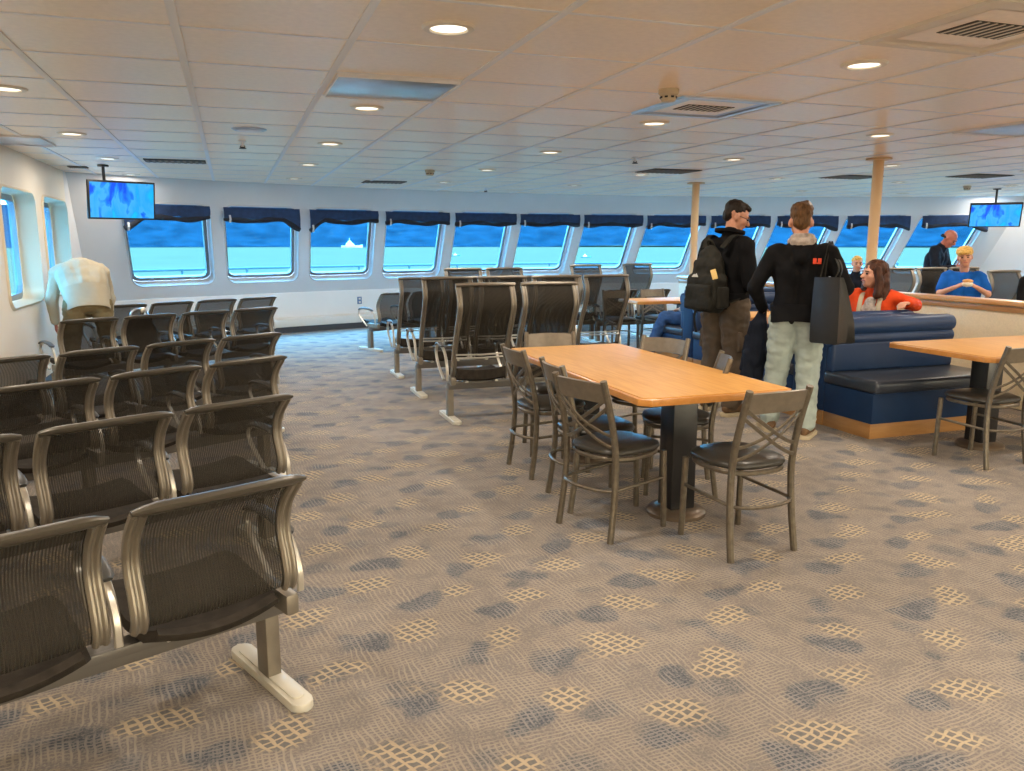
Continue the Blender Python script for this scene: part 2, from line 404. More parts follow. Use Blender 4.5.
# ------------------------------------------------------------------ camera
f_px, hy, vx, CAMZ = 805.0, 242.0, 229.0, 1.5
pitch = math.atan((385.5 - hy) / f_px); fh = math.hypot(f_px, 385.5 - hy); yaw = math.atan((512 - vx) / fh)
cd = bpy.data.cameras.new('Camera'); cam = bpy.data.objects.new('Camera', cd); COL.objects.link(cam)
cam.location = (0, 0, CAMZ); cam.rotation_euler = (pi / 2 - pitch, 0, -yaw)
cd.sensor_fit = 'HORIZONTAL'; cd.sensor_width = 36; cd.lens = 36 * f_px / 1024; cd.clip_start = 0.05; cd.clip_end = 8000
S.camera = cam
Fw = V((sin(yaw) * cos(pitch), cos(yaw) * cos(pitch), -sin(pitch))); Rt = V((cos(yaw), -sin(yaw), 0)); Up = Rt.cross(Fw)
def proj(p):
    v = V(p) - V((0, 0, CAMZ)); w = v.dot(Fw)
    if w <= 0: return None
    return 512 + f_px * v.dot(Rt) / w, 385.5 - f_px * v.dot(Up) / w

# ------------------------------------------------------------------ room shell
XL, XR, YB, ZC, ZK = -1.9, 14.5, -4.0, 2.37, 0.66
LEAN = 1.05
def cT(x): return 14.15 - 0.036 * (x - 6.3) ** 2
def wallP(x, z, off=0.0):
    """point on the raked front wall, off = outward"""
    y = cT(x) + (ZC - z) / (ZC - ZK) * LEAN
    n = V((0.072 * (x - 6.3), 1, LEAN / (ZC - ZK))).normalized()
    return V((x, y, z)) + n * off
NX = 60
xs = [XL + (XR - XL) * k / NX for k in range(NX + 1)]

b = MB()
vs = [b.v((x, cT(x) + LEAN + 0.02, 0)) for x in xs]; lo = [b.v((x, YB, 0)) for x in xs]
for k in range(NX): b._f([lo[k], lo[k + 1], vs[k + 1], vs[k]])
struct(b.build('floor', M['carpet']))
b = MB()
vs = [b.v((x, cT(x) + 0.02, ZC)) for x in xs]; lo = [b.v((x, YB, ZC)) for x in xs]
vs2 = [b.v((x, cT(x) + 0.02, ZC + 0.08)) for x in xs]; lo2 = [b.v((x, YB, ZC + 0.08)) for x in xs]
for k in range(NX):
    b._f([lo[k], lo[k + 1], vs[k + 1], vs[k]]); b._f([lo2[k], lo2[k + 1], vs2[k + 1], vs2[k]])
struct(b.build('ceiling', M['tile']))
# ceiling grid
b = MB(); x = -0.157 - 0.713 * 2
while x < XR:
    y1 = cT(x) - 0.01
    b.box((x, (YB + y1) / 2, ZC - 0.003), (0.034, y1 - YB, 0.006)); x += 0.713
struct(b.build('trim_1', M['tbar']))
b = MB(); y = 3.05 - 0.70 * 10
def xspan(y):
    if y < cT(XL): return XL, XR
    d = math.sqrt(max(0, (14.15 - y) / 0.036)); return 6.3 - d, 6.3 + d
while y < 14.1:
    a, c = xspan(y); b.box(((a + c) / 2, y, ZC - 0.002), (c - a, 0.016, 0.004)); y += 0.70
struct(b.build('trim_2', M['tbar']))

WX = [-0.80 + 1.3064 * k for k in range(12)]; HALF = 0.6532; OW, OZ0, OZ1, OR = 1.11, 0.86, 2.03, 0.13
def rr_loop(w, h, r, n):
    """4 sides x n points on a rounded rect centred at 0, starting at lower-left going ccw; side k begins mid-corner"""
    pts = []
    cs = [(-1, -1), (1, -1), (1, 1), (-1, 1)]
    for k in range(4):
        (ax, ay), (bx, by) = cs[k], cs[(k + 1) % 4]
        ca = V((ax * (w / 2 - r), ay * (h / 2 - r))); cb = V((bx * (w / 2 - r), by * (h / 2 - r)))
        base = -90 + 90 * k
        for j in range(n):
            if j < 4:   # from mid-corner to end of the arc
                a = R(base - 45 + 45 * j / 4); p = ca + V((cos(a), sin(a))) * r
            elif j >= n - 3:
                a = R(base + 45 * (j - (n - 4)) / 4); p = cb + V((cos(a), sin(a))) * r
            else:
                t = (j - 4) / (n - 4 - 4); pa = ca + V((cos(R(base)), sin(R(base)))) * r; pb = cb + V((cos(R(base)), sin(R(base)))) * r
                p = pa.lerp(pb, t)
            pts.append(p)
    return pts
def rect_loop(w, h, n):
    cs = [V((-w / 2, -h / 2)), V((w / 2, -h / 2)), V((w / 2, h / 2)), V((-w / 2, h / 2))]
    return [cs[k].lerp(cs[(k + 1) % 4], j / n) for k in range(4) for j in range(n)]
NS = 14
hz = (OZ0 + OZ1) / 2
b = MB()
for wx in WX:
    hole = rr_loop(OW, OZ1 - OZ0, OR, NS)
    W0, H0 = HALF * 2, ZC - ZK
    rect = rect_loop(W0, H0, NS); zc = (ZC + ZK) / 2
    rings = []
    for t in (0, .35, 1):
        ring = []
        for p, q in zip(hole, rect):
            a = V((wx + p.x, hz + p.y)); c = V((wx + q.x, zc + q.y)); m_ = a.lerp(c, t)
            ring.append(b.v(wallP(m_.x, m_.y)))
        rings.append(ring)
    n = len(hole)
    for A, B in zip(rings, rings[1:]):
        for k in range(n): b._f([A[k], A[(k + 1) % n], B[(k + 1) % n], B[k]], True)
for x0, x1 in ((XL, WX[0] - HALF), (WX[-1] + HALF, XR)):
    b.sheet([[wallP(x0 + (x1 - x0) * i / 3, z) for i in range(4)] for z in (ZK, ZC)])
bmesh.ops.remove_doubles(b.bm, verts=b.bm.verts, dist=0.001)
struct(b.build('wall_front', M['wall'], sharp=None))
b = MB(); b.sheet([[V((x, cT(x) + LEAN, z)) for x in xs] for z in (0, ZK)])
struct(b.build('wall_front_lower', M['wall_low'], sharp=None)).name = 'trim_3'
for k, wx in enumerate(WX):
    b = MB()   # reveal
    hole = rr_loop(OW, OZ1 - OZ0, OR, NS); inner = rr_loop(OW - 0.02, OZ1 - OZ0 - 0.02, OR - 0.01, NS)
    lip = rr_loop(OW + 0.035, OZ1 - OZ0 + 0.035, OR + 0.015, NS)
    L0 = [b.v(wallP(wx + p.x, hz + p.y, -0.001)) for p in lip]; L1 = [b.v(wallP(wx + p.x, hz + p.y, -0.014)) for p in hole]
    L2 = [b.v(wallP(wx + p.x, hz + p.y, 0.15)) for p in inner]
    n = len(hole)
    for A, B in ((L0, L1), (L1, L2)):
        for j in range(n): b._f([A[j], A[(j + 1) % n], B[(j + 1) % n], B[j]], True)
    w = struct(b.build('window_%d' % (k + 1), M['reveal']))
    b = MB()   # frame ring
    fo = rr_loop(OW - 0.02, OZ1 - OZ0 - 0.02, OR - 0.01, NS); fi = rr_loop(OW - 0.12, OZ1 - OZ0 - 0.12, OR - 0.04, NS)
    A = [b.v(wallP(wx + p.x, hz + p.y, 0.125)) for p in fo]; B = [b.v(wallP(wx + p.x, hz + p.y, 0.115)) for p in fi]; C_ = [b.v(wallP(wx + p.x, hz + p.y, 0.17)) for p in fi]
    for P, Q in ((A, B), (B, C_)):
        for j in range(n): b._f([P[j], P[(j + 1) % n], Q[(j + 1) % n], Q[j]], True)
    for sx in (-0.28, 0.28):
        c = wallP(wx + sx, OZ0 + 0.04, 0.11); b.box(c, (0.07, 0.02, 0.03), 0.004)
    b.build('window_frame', M['gasket'], w)
    b = MB(); b._f([b.v(wallP(wx + p.x, hz + p.y, 0.15)) for p in fi])
    b.build('window_pane', M['glass'], w)

# heater casing and baseboard under the front windows
b = MB()
hx = [XL + 0.02 + (XR - XL - 0.04) * k / NX for k in range(NX + 1)]
sec = [(0.0, 0.10), (-0.24, 0.10), (-0.25, 0.12), (-0.25, 0.215), (-0.24, 0.23), (-0.02, 0.23), (0.0, 0.25)]
b.sheet([[V((x, cT(x) + LEAN + dy, z)) for x in hx] for dy, z in sec])
struct(b.build('trim_4', M['heater'], sharp=30))
b = MB(); b.sheet([[V((x, cT(x) + LEAN - 0.22, z)) for x in hx] for z in (0, 0.10)])
struct(b.build('baseboard_front', M['dark_base'], sharp=None))

# side and back walls with window openings
def flat_wall(name, axis, pos, a0, a1, wins, matl, z0w, z1w, ww, depth, sgn, glassm, rad=0.12, first=20, lipm=None):
    """axis 'x': plane x=pos running over y; 'y': plane y=pos running over x. sgn = outward direction"""
    def P(a, z, o=0): return V((pos + sgn * o, a, z)) if axis == 'x' else V((a, pos + sgn * o, z))
    b = MB(); edges = [a0]
    for c in wins: edges += [c - ww / 2 - 0.06, c + ww / 2 + 0.06]
    edges.append(a1)
    for k in range(0, len(edges), 2):
        if edges[k + 1] - edges[k] > 0.002: b._f([b.v(P(edges[k], 0)), b.v(P(edges[k + 1], 0)), b.v(P(edges[k + 1], ZC)), b.v(P(edges[k], ZC))])
    hzz = (z0w + z1w) / 2; hh = z1w - z0w
    for c in wins:
        hole = rr_loop(ww, hh, rad, NS); rect = rect_loop(ww + 0.12, ZC, NS)
        A = [b.v(P(c + p.x, hzz + p.y)) for p in hole]; B = [b.v(P(c + p.x, ZC / 2 + p.y)) for p in rect]; n = len(A)
        for j in range(n): b._f([A[j], A[(j + 1) % n], B[(j + 1) % n], B[j]])
    struct(b.build(name, matl, sharp=None))
    for i, c in enumerate(wins):
        b = MB(); n = 4 * NS
        lip = rr_loop(ww + 0.05, hh + 0.05, rad + 0.02, NS); hole = rr_loop(ww, hh, rad, NS); inn = rr_loop(ww - 0.04, hh - 0.04, rad - 0.02, NS)
        L = [[b.v(P(c + p.x, hzz + p.y, o)) for p in lp] for lp, o in ((lip, -0.001), (hole, -0.02), (inn, depth))]
        for A, B in zip(L, L[1:]):
            for j in range(n): b._f([A[j], A[(j + 1) % n], B[(j + 1) % n], B[j]], True)
        w = struct(b.build('window_%d' % (first + i), lipm or M['reveal']))
        b = MB(); fi = rr_loop(ww - 0.16, hh - 0.16, max(.02, rad - 0.05), NS)
        L = [[b.v(P(c + p.x, hzz + p.y, o)) for p in lp] for lp, o in ((inn, depth - 0.05), (fi, depth - 0.06), (fi, depth))]
        for A, B in zip(L, L[1:]):
            for j in range(n): b._f([A[j], A[(j + 1) % n], B[(j + 1) % n], B[j]], True)
        b.build('window_frame', M['gasket'], w)
        b = MB(); b._f([b.v(P(c + p.x, hzz + p.y, depth - 0.02)) for p in fi]); b.build('window_pane', glassm, w)

def side_end(x): return cT(x) + LEAN   # y reached by the side wall at floor level
lw = [9.04, 10.81]
def side_wall(name, pos, wins, sgn, first, matl):
    flat_wall(name, 'x', pos, YB, 11.55, wins, matl, 0.90, 1.99, 1.38, 0.22, sgn, M['glass'], 0.14, first, M['reveal_cream'])
    # closing piece up to the raked front wall
    b = MB(); b._f([b.v((pos, 11.55, 0)), b.v((pos, cT(pos) + LEAN, 0)), b.v((pos, cT(pos) + LEAN, ZK)), b.v((pos, cT(pos), ZC)), b.v((pos, 11.55, ZC))])
    return b
side_wall('wall_left', XL, lw, -1, 13, M['wall_cream']).build('trim_5', M['wall'])['kind'] = 'structure'
side_wall('wall_right', XR, [7.27, 9.04, 10.81], 1, 25, M['wall']).build('trim_6', M['wall'])['kind'] = 'structure'
flat_wall('wall_back', 'y', YB, XL, XR, [-0.4 + 2.0 * k for k in range(8)], M['wall_cream'], 0.55, 2.15, 1.85, 0.10, -1, M['glass_aft_fill'], 0.06, 30)  # unseen aft windows, added to brighten and warm the near ceiling
b = MB()
for y0, y1 in ((YB, 11.5),): b.box((XL + 0.006, (y0 + y1) / 2, 0.05), (0.012, y1 - y0, 0.10))
struct(b.build('baseboard_left', M['dark_base']))

# ------------------------------------------------------------------ outside
b = MB(); g = []
for i in range(40):
    r = 20 * (1.14 ** i) if i < 39 else 3200
    g.append([V((6 + r * cos(R(-180 + 360 * j / 48)), r * sin(R(-180 + 360 * j / 48)), -8.0)) for j in range(49)])
b.sheet(g); o = struct(b.build('sea', M['sea'], sharp=None))
b = MB(); g = []
for j in range(241):
    th = R(-10 + 200 * j / 240); row = []
    for i in range(9):
        d = 1560 + i * 70
        fade = 0.55 + 0.45 * min(1, max(0, (th - R(28)) / R(30)))
        hgt = [-9, 8, 34, 62, 85, 104, 118, 126, 130][i] * fade * (0.8 + 0.5 * noise.noise(V((th * 5, 3, i * .1))))
        tree = 9 * noise.noise(V((th * 160, i * 3.1, 1))) if i else 0
        row.append(V((d * cos(th), d * sin(th), hgt + tree - 8 * (i == 0) * 0)))
    g.append(row)
b.sheet(g); struct(b.build('hillside', M['forest'], sharp=None))
b = MB()   # foredeck and rail outside the front windows
b.sheet([[V((x, cT(x) + dy, z)) for x in xs] for dy, z in ((LEAN + 0.3, -0.15), (LEAN + 2.2, -0.15))], 0.1)
struct(b.build('foredeck', M['deck']))
rl = thing('ship_rail', 'pipe guard rail along the foredeck edge outside the front windows', 'railing', (6.3, 16.5, -0.1))
b = MB(); b.X = Matrix.Translation((-6.3, -16.5, 0.1))
for z in (0.86, 1.02): b.tube([V((x, cT(x) + LEAN + 2.0, z)) for x in xs], 0.022, 6)
b.build('pipe', M['ship_rail'], rl)
for k in range(0, NX + 1, 4):
    b = MB(); b.X = Matrix.Translation((-6.3, -16.5, 0.1)); x = xs[k]
    b.tube([V((x, cT(x) + LEAN + 2.0, -0.1)), V((x, cT(x) + LEAN + 2.0, 1.03))], 0.022, 6); b.build('stanchion', M['ship_rail'], rl)

b = MB()   # covered side deck outside the left windows: deck plank, roof overhang
b.box((XL - 1.75, 6.0, -0.2), (2.6, 22, 0.12)); b.box((XL - 1.75, 6.0, 2.32), (2.7, 22, 0.10))
struct(b.build('side_deck', M['deck']))
for k in range(7):
    t = thing('deck_post', 'white post holding the roof over the open deck outside the left windows', 'post', (XL - 2.85, 3.2 + 2.3 * k, -0.14), 0, 'posts of the side deck')
    b = MB(); b.box((0, 0, 1.2), (0.10, 0.12, 2.40), 0.01); b.build('shaft', M['boat'], t)
    b = MB(); b.box((0, 0, 0.02), (0.2, 0.22, 0.03), 0.005); b.build('foot_plate', M['boat'], t)

def sea_at(px, py):
    d = Fw * f_px + Rt * (px - 512) + Up * (385.5 - py); t = (-8.0 - CAMZ) / d.z
    return V((0, 0, CAMZ)) + d * t
def boat(px, py, L, label, hullm, cab):
    p = sea_at(px, py); az = math.atan2(p.x, p.y)
    t = thing('boat', label, 'boat', p, -az)
    b = MB(); st = [(-.5, .14, .0), (-.3, .17, 0), (.1, .16, 0), (.35, .09, .02), (.5, .005, .05)]
    b.sheet([[V((x * L, y * L * s_, z * L)) for (s_, z) in ((-1, .09 + zz), (-.6, 0), (0, -.02), (.6, 0), (1, .09 + zz))] for x, y, zz in st])
    b.sheet([[V((x * L, -y * L, (.09 + zz) * L)), V((x * L, y * L, (.09 + zz) * L))] for x, y, zz in st])
    b.build('hull', hullm, t)
    b = MB(); b.prism([(-.3 * L, .08 * L), (.15 * L, .08 * L), (.05 * L, .08 * L + cab), (-.26 * L, .08 * L + cab)], -.1 * L, .1 * L, ax='y'); 
    b.prism([(-.2 * L, .08 * L + cab), (.0 * L, .08 * L + cab), (-.04 * L, .08 * L + cab * 1.7), (-.17 * L, .08 * L + cab * 1.7)], -.07 * L, .07 * L, ax='y'); b.build('cabin', M['boat'], t)
    b = MB(); b.tube([V((-.1 * L, 0, .08 * L + cab)), V((-.1 * L, 0, .30 * L + cab))], .008 * L, 6); b.build('mast', M['boat'], t)
boat(352, 247.6, 36, 'large white motor vessel by the far shore, seen in the third window', M['boat'], 5)
boat(456, 256, 6, 'small blue hulled boat low on the water in the fifth window', M['boat_dark'], .7)
boat(586, 257.5, 6.5, 'small dark hulled boat on the water in the seventh window', M['boat_dark'], .8)

# ------------------------------------------------------------------ valances
dr = [(1.0, 0), (.25, 1.0), (1.1, 0), (.1, .2), (.1, .15), (.25, .1), (.15, .1), (.35, .1), (.2, .3), (.1, .7), (.2, .8), (.3, .9)]
nth = ['first', 'second', 'third', 'fourth', 'fifth', 'sixth', 'seventh', 'eighth', 'ninth', 'tenth', 'eleventh', 'twelfth']
vdesc = ['drooping behind the wall screen', 'right end drooping', 'left end drooping', 'rolled level', 'rolled level', 'left corner dipping', 'rolled level', 'half hidden by the left pole', 'behind the backpack man', 'beside the pale jeans wearer', 'crossed by the right pole', 'drooping under the right screen']
for k, wx in enumerate(WX):
    dl, drr = dr[k]
    base = wallP(wx, 2.0)
    ang = math.atan2(-(0.072 * (wx - 6.3)), 1)
    t = thing('window_valance', 'blue valance of the %s front window from the left, %s' % (nth[k], vdesc[k]), 'valance', base, ang, 'rolled blue valances over the front windows')
    W = 1.22; N = 30; g1 = []; hem = []; rr = []
    rnd = random.Random(k * 5 + 1); ph = rnd.random() * 6
    for i in range(N + 1):
        s_ = -W / 2 + W * i / N; q = i / N
        drop = 0.125 + 0.012 * sin(9 * q + ph) + 0.15 * dl * max(0, 1 - q / .22) ** 1.2 + 0.15 * drr * max(0, (q - .78) / .22) ** 1.2 + 0.02 * sin(pi * q)
        yo = -0.035 - 0.012 * sin(14 * q + ph)
        g1.append([V((s_, 0.01, 0.01)), V((s_, yo * .9, 0.006)), V((s_, yo - 0.01, -drop * .5)), V((s_, yo, -drop))])
        hem.append(V((s_, yo + 0.015, -drop - 0.028 - .008 * sin(11 * q + ph)))); rr.append(1 + .22 * sin(17 * q + ph) - .3 * (i in (0, N)))
    b = MB(); b.sheet(g1, 0.012); b.build('cloth', M['valance'], t, 60)
    b = MB(); b.sweep(hem, [(0.030 * cos(a), 0.040 * sin(a)) for a in [2 * pi * j / 10 for j in range(10)]], V((0, 1, 0)), scale=rr); b.build('rolled_hem', M['hem'], t, 60)
    for q in ((0.06,) if dl < .5 else (0.03, )):
        p = hem[int(q * N) + 1]
        b = MB(); b.bar([p + V((0, -0.03, 0.06)), p + V((0, -0.045, 0)), p + V((0, -0.02, -0.05))], 0.03, 0.008); b.build('tie_strap', M['tie'], t)

# ------------------------------------------------------------------ ceiling fittings
LX = [-1.16, 0.905, 3.03, 5.13, 7.25, 9.40, 11.60, 13.75]; LY = [-2.9, -0.8, 1.31, 3.41, 5.53, 7.6, 9.68, 11.85]
dl_mesh = {}
def downlight_proto():
    t = thing('recessed_downlight', 'x', 'ceiling light', (0, 0, ZC), 0, 'recessed round downlights')
    b = MB(); b.lathe([(0.075, -0.004), (0.08, -0.012), (0.105, -0.010), (0.112, -0.002), (0.112, 0.0)], 28); b.build('trim_ring', M['lamp_trim'], t)
    b = MB(); b.lathe([(0.0, -0.0055), (0.05, -0.0055), (0.078, -0.004)], 28); b.build('lens', M['lamp'], t)
    return t
DP = downlight_proto(); first_used = False
rowname = {3.41: 'nearest', 5.53: 'second', 7.6: 'third', 9.68: 'fourth', 11.85: 'farthest'}
for ly in LY:
    vis = []
    for lx in LX:
        if ly > cT(lx) - 0.12: continue
        q = proj((lx, ly, ZC)); vis.append((lx, q is not None and 0 < q[0] < 1024 and 0 < q[1] < 771))
    seen = [lx for lx, s_ in vis if s_]
    for lx, s_ in vis:
        if s_:
            i = seen.index(lx); lab = 'round lit downlight in the %s row of the ceiling, %s' % (rowname.get(ly, 'rear'), 'leftmost in view' if i == 0 else '%s from the left' % nth[i])
        else: lab = 'round lit downlight in the ceiling beyond the edge of the picture'
        if first_used: dup(DP, (lx, ly, ZC), 0, lab); continue
        t = DP; t.location = (lx, ly, ZC); t['label'] = lab; first_used = True
        ld = bpy.data.lights.new('downlight_lamp', 'AREA'); ld.shape = 'DISK'; ld.size = 0.15; ld.energy = 15.5; ld.color = (1.0, 0.88, 0.74)
        lo_ = bpy.data.objects.new('downlight_lamp', ld); COL.objects.link(lo_); lo_.parent = t; lo_.location = (0, 0, -0.016)

def square_vent(c, size, label, kind):
    t = thing('ceiling_vent', label, 'ceiling vent', (c[0], c[1], ZC))
    s_ = size / 2
    b = MB()
    # stepped frame
    for (o, i, z0, z1) in ((s_, s_ - .05, 0, -.014), (s_ - .05, s_ - .11, -.012, -.006)):
        A = [(-o, -o), (o, -o), (o, o), (-o, o)]; B = [(-i, -i), (i, -i), (i, i), (-i, i)]
        a = [b.v((*p, z0)) for p in A]; a2 = [b.v((p[0] * .985, p[1] * .985, z1)) for p in A]; c2 = [b.v((*p, z1)) for p in B]; c3 = [b.v((*p, 0)) for p in B]
        for P, Q in ((a, a2), (a2, c2), (c2, c3)):
            for j in range(4): b._f([P[j], P[(j + 1) % 4], Q[(j + 1) % 4], Q[j]])
    b.build('frame', M['steel'] if kind == 'small' else M['vent'], t)
    b = MB(); i = s_ - .105; b.box((0, 0, -0.003), (2 * i, 2 * i, 0.006)); b.build('face_plate', M['tile'], t)
    gw = i * .70; n = 8
    gr = MB(); gr.box((0, 0, -0.0075), (gw * 2, gw * 1.15, 0.003)); g = gr.build('grille', M['grille'], t)
    b = MB()
    for k in range(n):
        x = -gw + 2 * gw * (k + .5) / n
        b.box((x, 0, -0.010), (0.010, gw * 1.15, 0.003))
    b.build('louvre', M['vent'], g)
    return t
square_vent((2.99, 4.80), 0.70, 'small square ceiling vent with bright frame, beside the smoke detector', 'small')
square_vent((3.02, 2.70), 0.70, 'large square ceiling vent with dark louvres at the top right corner', 'big')
def panel(name, c, sx, sy, matl, label, cat, dark=False):
    t = thing(name, label, cat, (c[0], c[1], ZC))
    b = MB(); b.box((0, 0, -0.005), (sx, sy, 0.010), 0.003); b.build('panel', matl, t)
    b = MB()
    if dark:
        for k in range(10): b.box((-sx / 2 + sx * (k + .5) / 10, 0, -0.012), (sx / 22, sy * .9, 0.006))
        b.build('slats', M['return_slat'], t)
    else:
        b.bar([V((-sx / 2, -sy / 2, -.010)), V((sx / 2, -sy / 2, -.010)), V((sx / 2, sy / 2, -.010)), V((-sx / 2, sy / 2, -.010))], 0.02, 0.006, V((0, 0, 1)), True); b.build('edge_frame', M['tbar'], t)
panel('ceiling_panel', (0.92, 4.80), 0.66, 0.64, M['steel'], 'shiny bluish steel panel set in the ceiling, left of centre', 'ceiling panel')
panel('ceiling_panel', (5.85, 4.85), 0.66, 0.64, M['steel'], 'shiny pale steel panel set in the ceiling at the right edge', 'ceiling panel')
panel('ceiling_panel', (-1.65, 8.2), 0.42, 0.66, M['steel'], 'pale steel panel in the ceiling at the left edge', 'ceiling panel')
panel('return_vent', (5.2, 9.1), 0.66, 0.5, M['grille'], 'dark slatted ceiling vent near the left pole', 'ceiling vent', True)
panel('return_vent', (8.0, 9.1), 0.66, 0.5, M['grille'], 'dark slatted ceiling vent just left of the right pole', 'ceiling vent', True)
panel('return_vent', (9.5, 8.4), 0.66, 0.5, M['grille'], 'dark slatted ceiling vent near the right screen', 'ceiling vent', True)
panel('return_vent', (-0.5, 9.75), 0.62, 0.32, M['grille'], 'long dark slatted ceiling vent near the left screen', 'ceiling vent', True)
panel('return_vent', (2.2, 12.1), 0.6, 0.4, M['grille'], 'dark slatted ceiling vent close to the front windows', 'ceiling vent', True)
panel('return_vent', (-1.62, 10.85), 0.2, 0.2, M['grille'], 'little dark ceiling vent in the far left corner', 'ceiling vent', True)
def detector(c, label, s_=1.0):
    t = thing('smoke_detector', label, 'smoke detector', (c[0], c[1], ZC))
    b = MB(); b.lathe([(0.0, 0), (0.06 * s_, 0), (0.06 * s_, -.022), (0.052 * s_, -.03), (0.05 * s_, -.032)], 20); b.build('base', M['detector'], t)
    b = MB(); b.lathe([(0.046 * s_, -.03), (0.046 * s_, -.055 * s_), (0.038 * s_, -.066 * s_), (0, -.068 * s_)], 20); b.build('chamber', M['detector'], t)
    b = MB()
    for k in range(8): a = k * pi / 4; b.box((.0465 * s_ * cos(a), .0465 * s_ * sin(a), -.045 * s_), (.006, .018, .010), rot=Matrix.Rotation(a, 3, 'Z'))
    b.build('slots', M['dark'], t)
detector((2.46, 4.33), 'nearest tan smoke detector on the ceiling, beside the small square vent')
detector((2.38, 9.96), 'small tan smoke detector on the ceiling above the high-backed seats')
detector((11.06, 9.99), 'small tan smoke detector on the ceiling near the right screen')
def sprinkler(c, label):
    t = thing('sprinkler', label, 'sprinkler', (c[0], c[1], ZC))
    b = MB(); b.lathe([(0.0, 0), (0.035, 0), (0.033, -.008), (0.012, -.012), (0.011, -.05), (0.0, -.05)], 14); b.build('body', M['tbar'], t)
    b = MB(); b.lathe([(0.0, -.052), (0.012, -.052), (0.03, -.064), (0.032, -.067), (0.0, -.068)], 14)
    for sx in (-1, 1): b.tube([V((.011 * sx, 0, -.04)), V((.02 * sx, 0, -.05)), V((.008 * sx, 0, -.062))], .004, 6)
    b.build('deflector', M['dark'], t)
sprinkler((0.16, 7.66), 'small ceiling sprinkler beside the round speaker at left')
sprinkler((4.04, 7.76), 'small ceiling sprinkler in the middle of the ceiling')
sprinkler((4.01, 12.9), 'small ceiling sprinkler close to the front windows')
t = thing('ceiling_speaker', 'round unlit speaker disc in the ceiling at left', 'speaker', (0.20, 6.87, ZC))
b = MB(); b.lathe([(0.0, -.014), (0.10, -.013), (0.115, -.012), (0.13, -.006), (0.135, 0.0)], 28); b.build('bezel', M['steel'], t)
b = MB(); b.lathe([(0.0, -.016), (0.095, -.015)], 28); b.build('grille', M['tbar'], t)

# ------------------------------------------------------------------ screens
def screen(loc, rz, tilt, label, pole_dx):
    t = thing('wall_screen', label, 'screen', loc, rz)
    Q = Matrix.Rotation(tilt, 4, 'X')
    b = MB(); b.X = Q; b.box((0, 0, 0), (0.75, 0.045, 0.435), 0.008); b.build('casing', M['dark'], t)
    b = MB(); b.X = Matrix(); b.box((0, 0, 0), (0.71, 0.004, 0.395)); o = b.build('display', M['chart'], t)
    o.matrix_local = Q @ Matrix.Translation((0, -0.0225, 0))
    b = MB(); zt = ZC - loc[2]
    b.tube([V((pole_dx, 0.10, 0.02)), V((pole_dx, 0.10, zt))], 0.017, 10); b.lathe([(0.0, zt), (0.06, zt), (0.06, zt - .02), (0, zt - .02)], 16, (pole_dx, 0.10, 0)); b.X = Q; b.box((pole_dx, 0.055, 0), (0.2, 0.07, 0.2), 0.01)
    b.build('ceiling_mount', M['dark'], t)
screen((-1.145, 10.5, 1.975), R(27), R(8), 'flat screen with a blue sea chart, hung in the left corner', -0.14)
screen((11.95, 10.2, 1.94), R(-46), R(31), 'flat screen with a blue sea chart, hung at the right', 0.0)

# wall outlet
p = V((2.15, cT(2.15) + LEAN, 0.47)); t = thing('wall_outlet', 'small wall outlet below the fourth front window', 'outlet', p, math.atan2(-(0.072 * (2.15 - 6.3)), 1))
b = MB(); b.box((0, -.006, 0), (0.085, 0.012, 0.13), 0.004); b.build('plate', M['outlet'], t)
b = MB()
for dz in (-.03, .03): b.box((0, -.0135, dz), (0.035, 0.004, 0.03), .001)
b.build('socket', M['heater'], t)

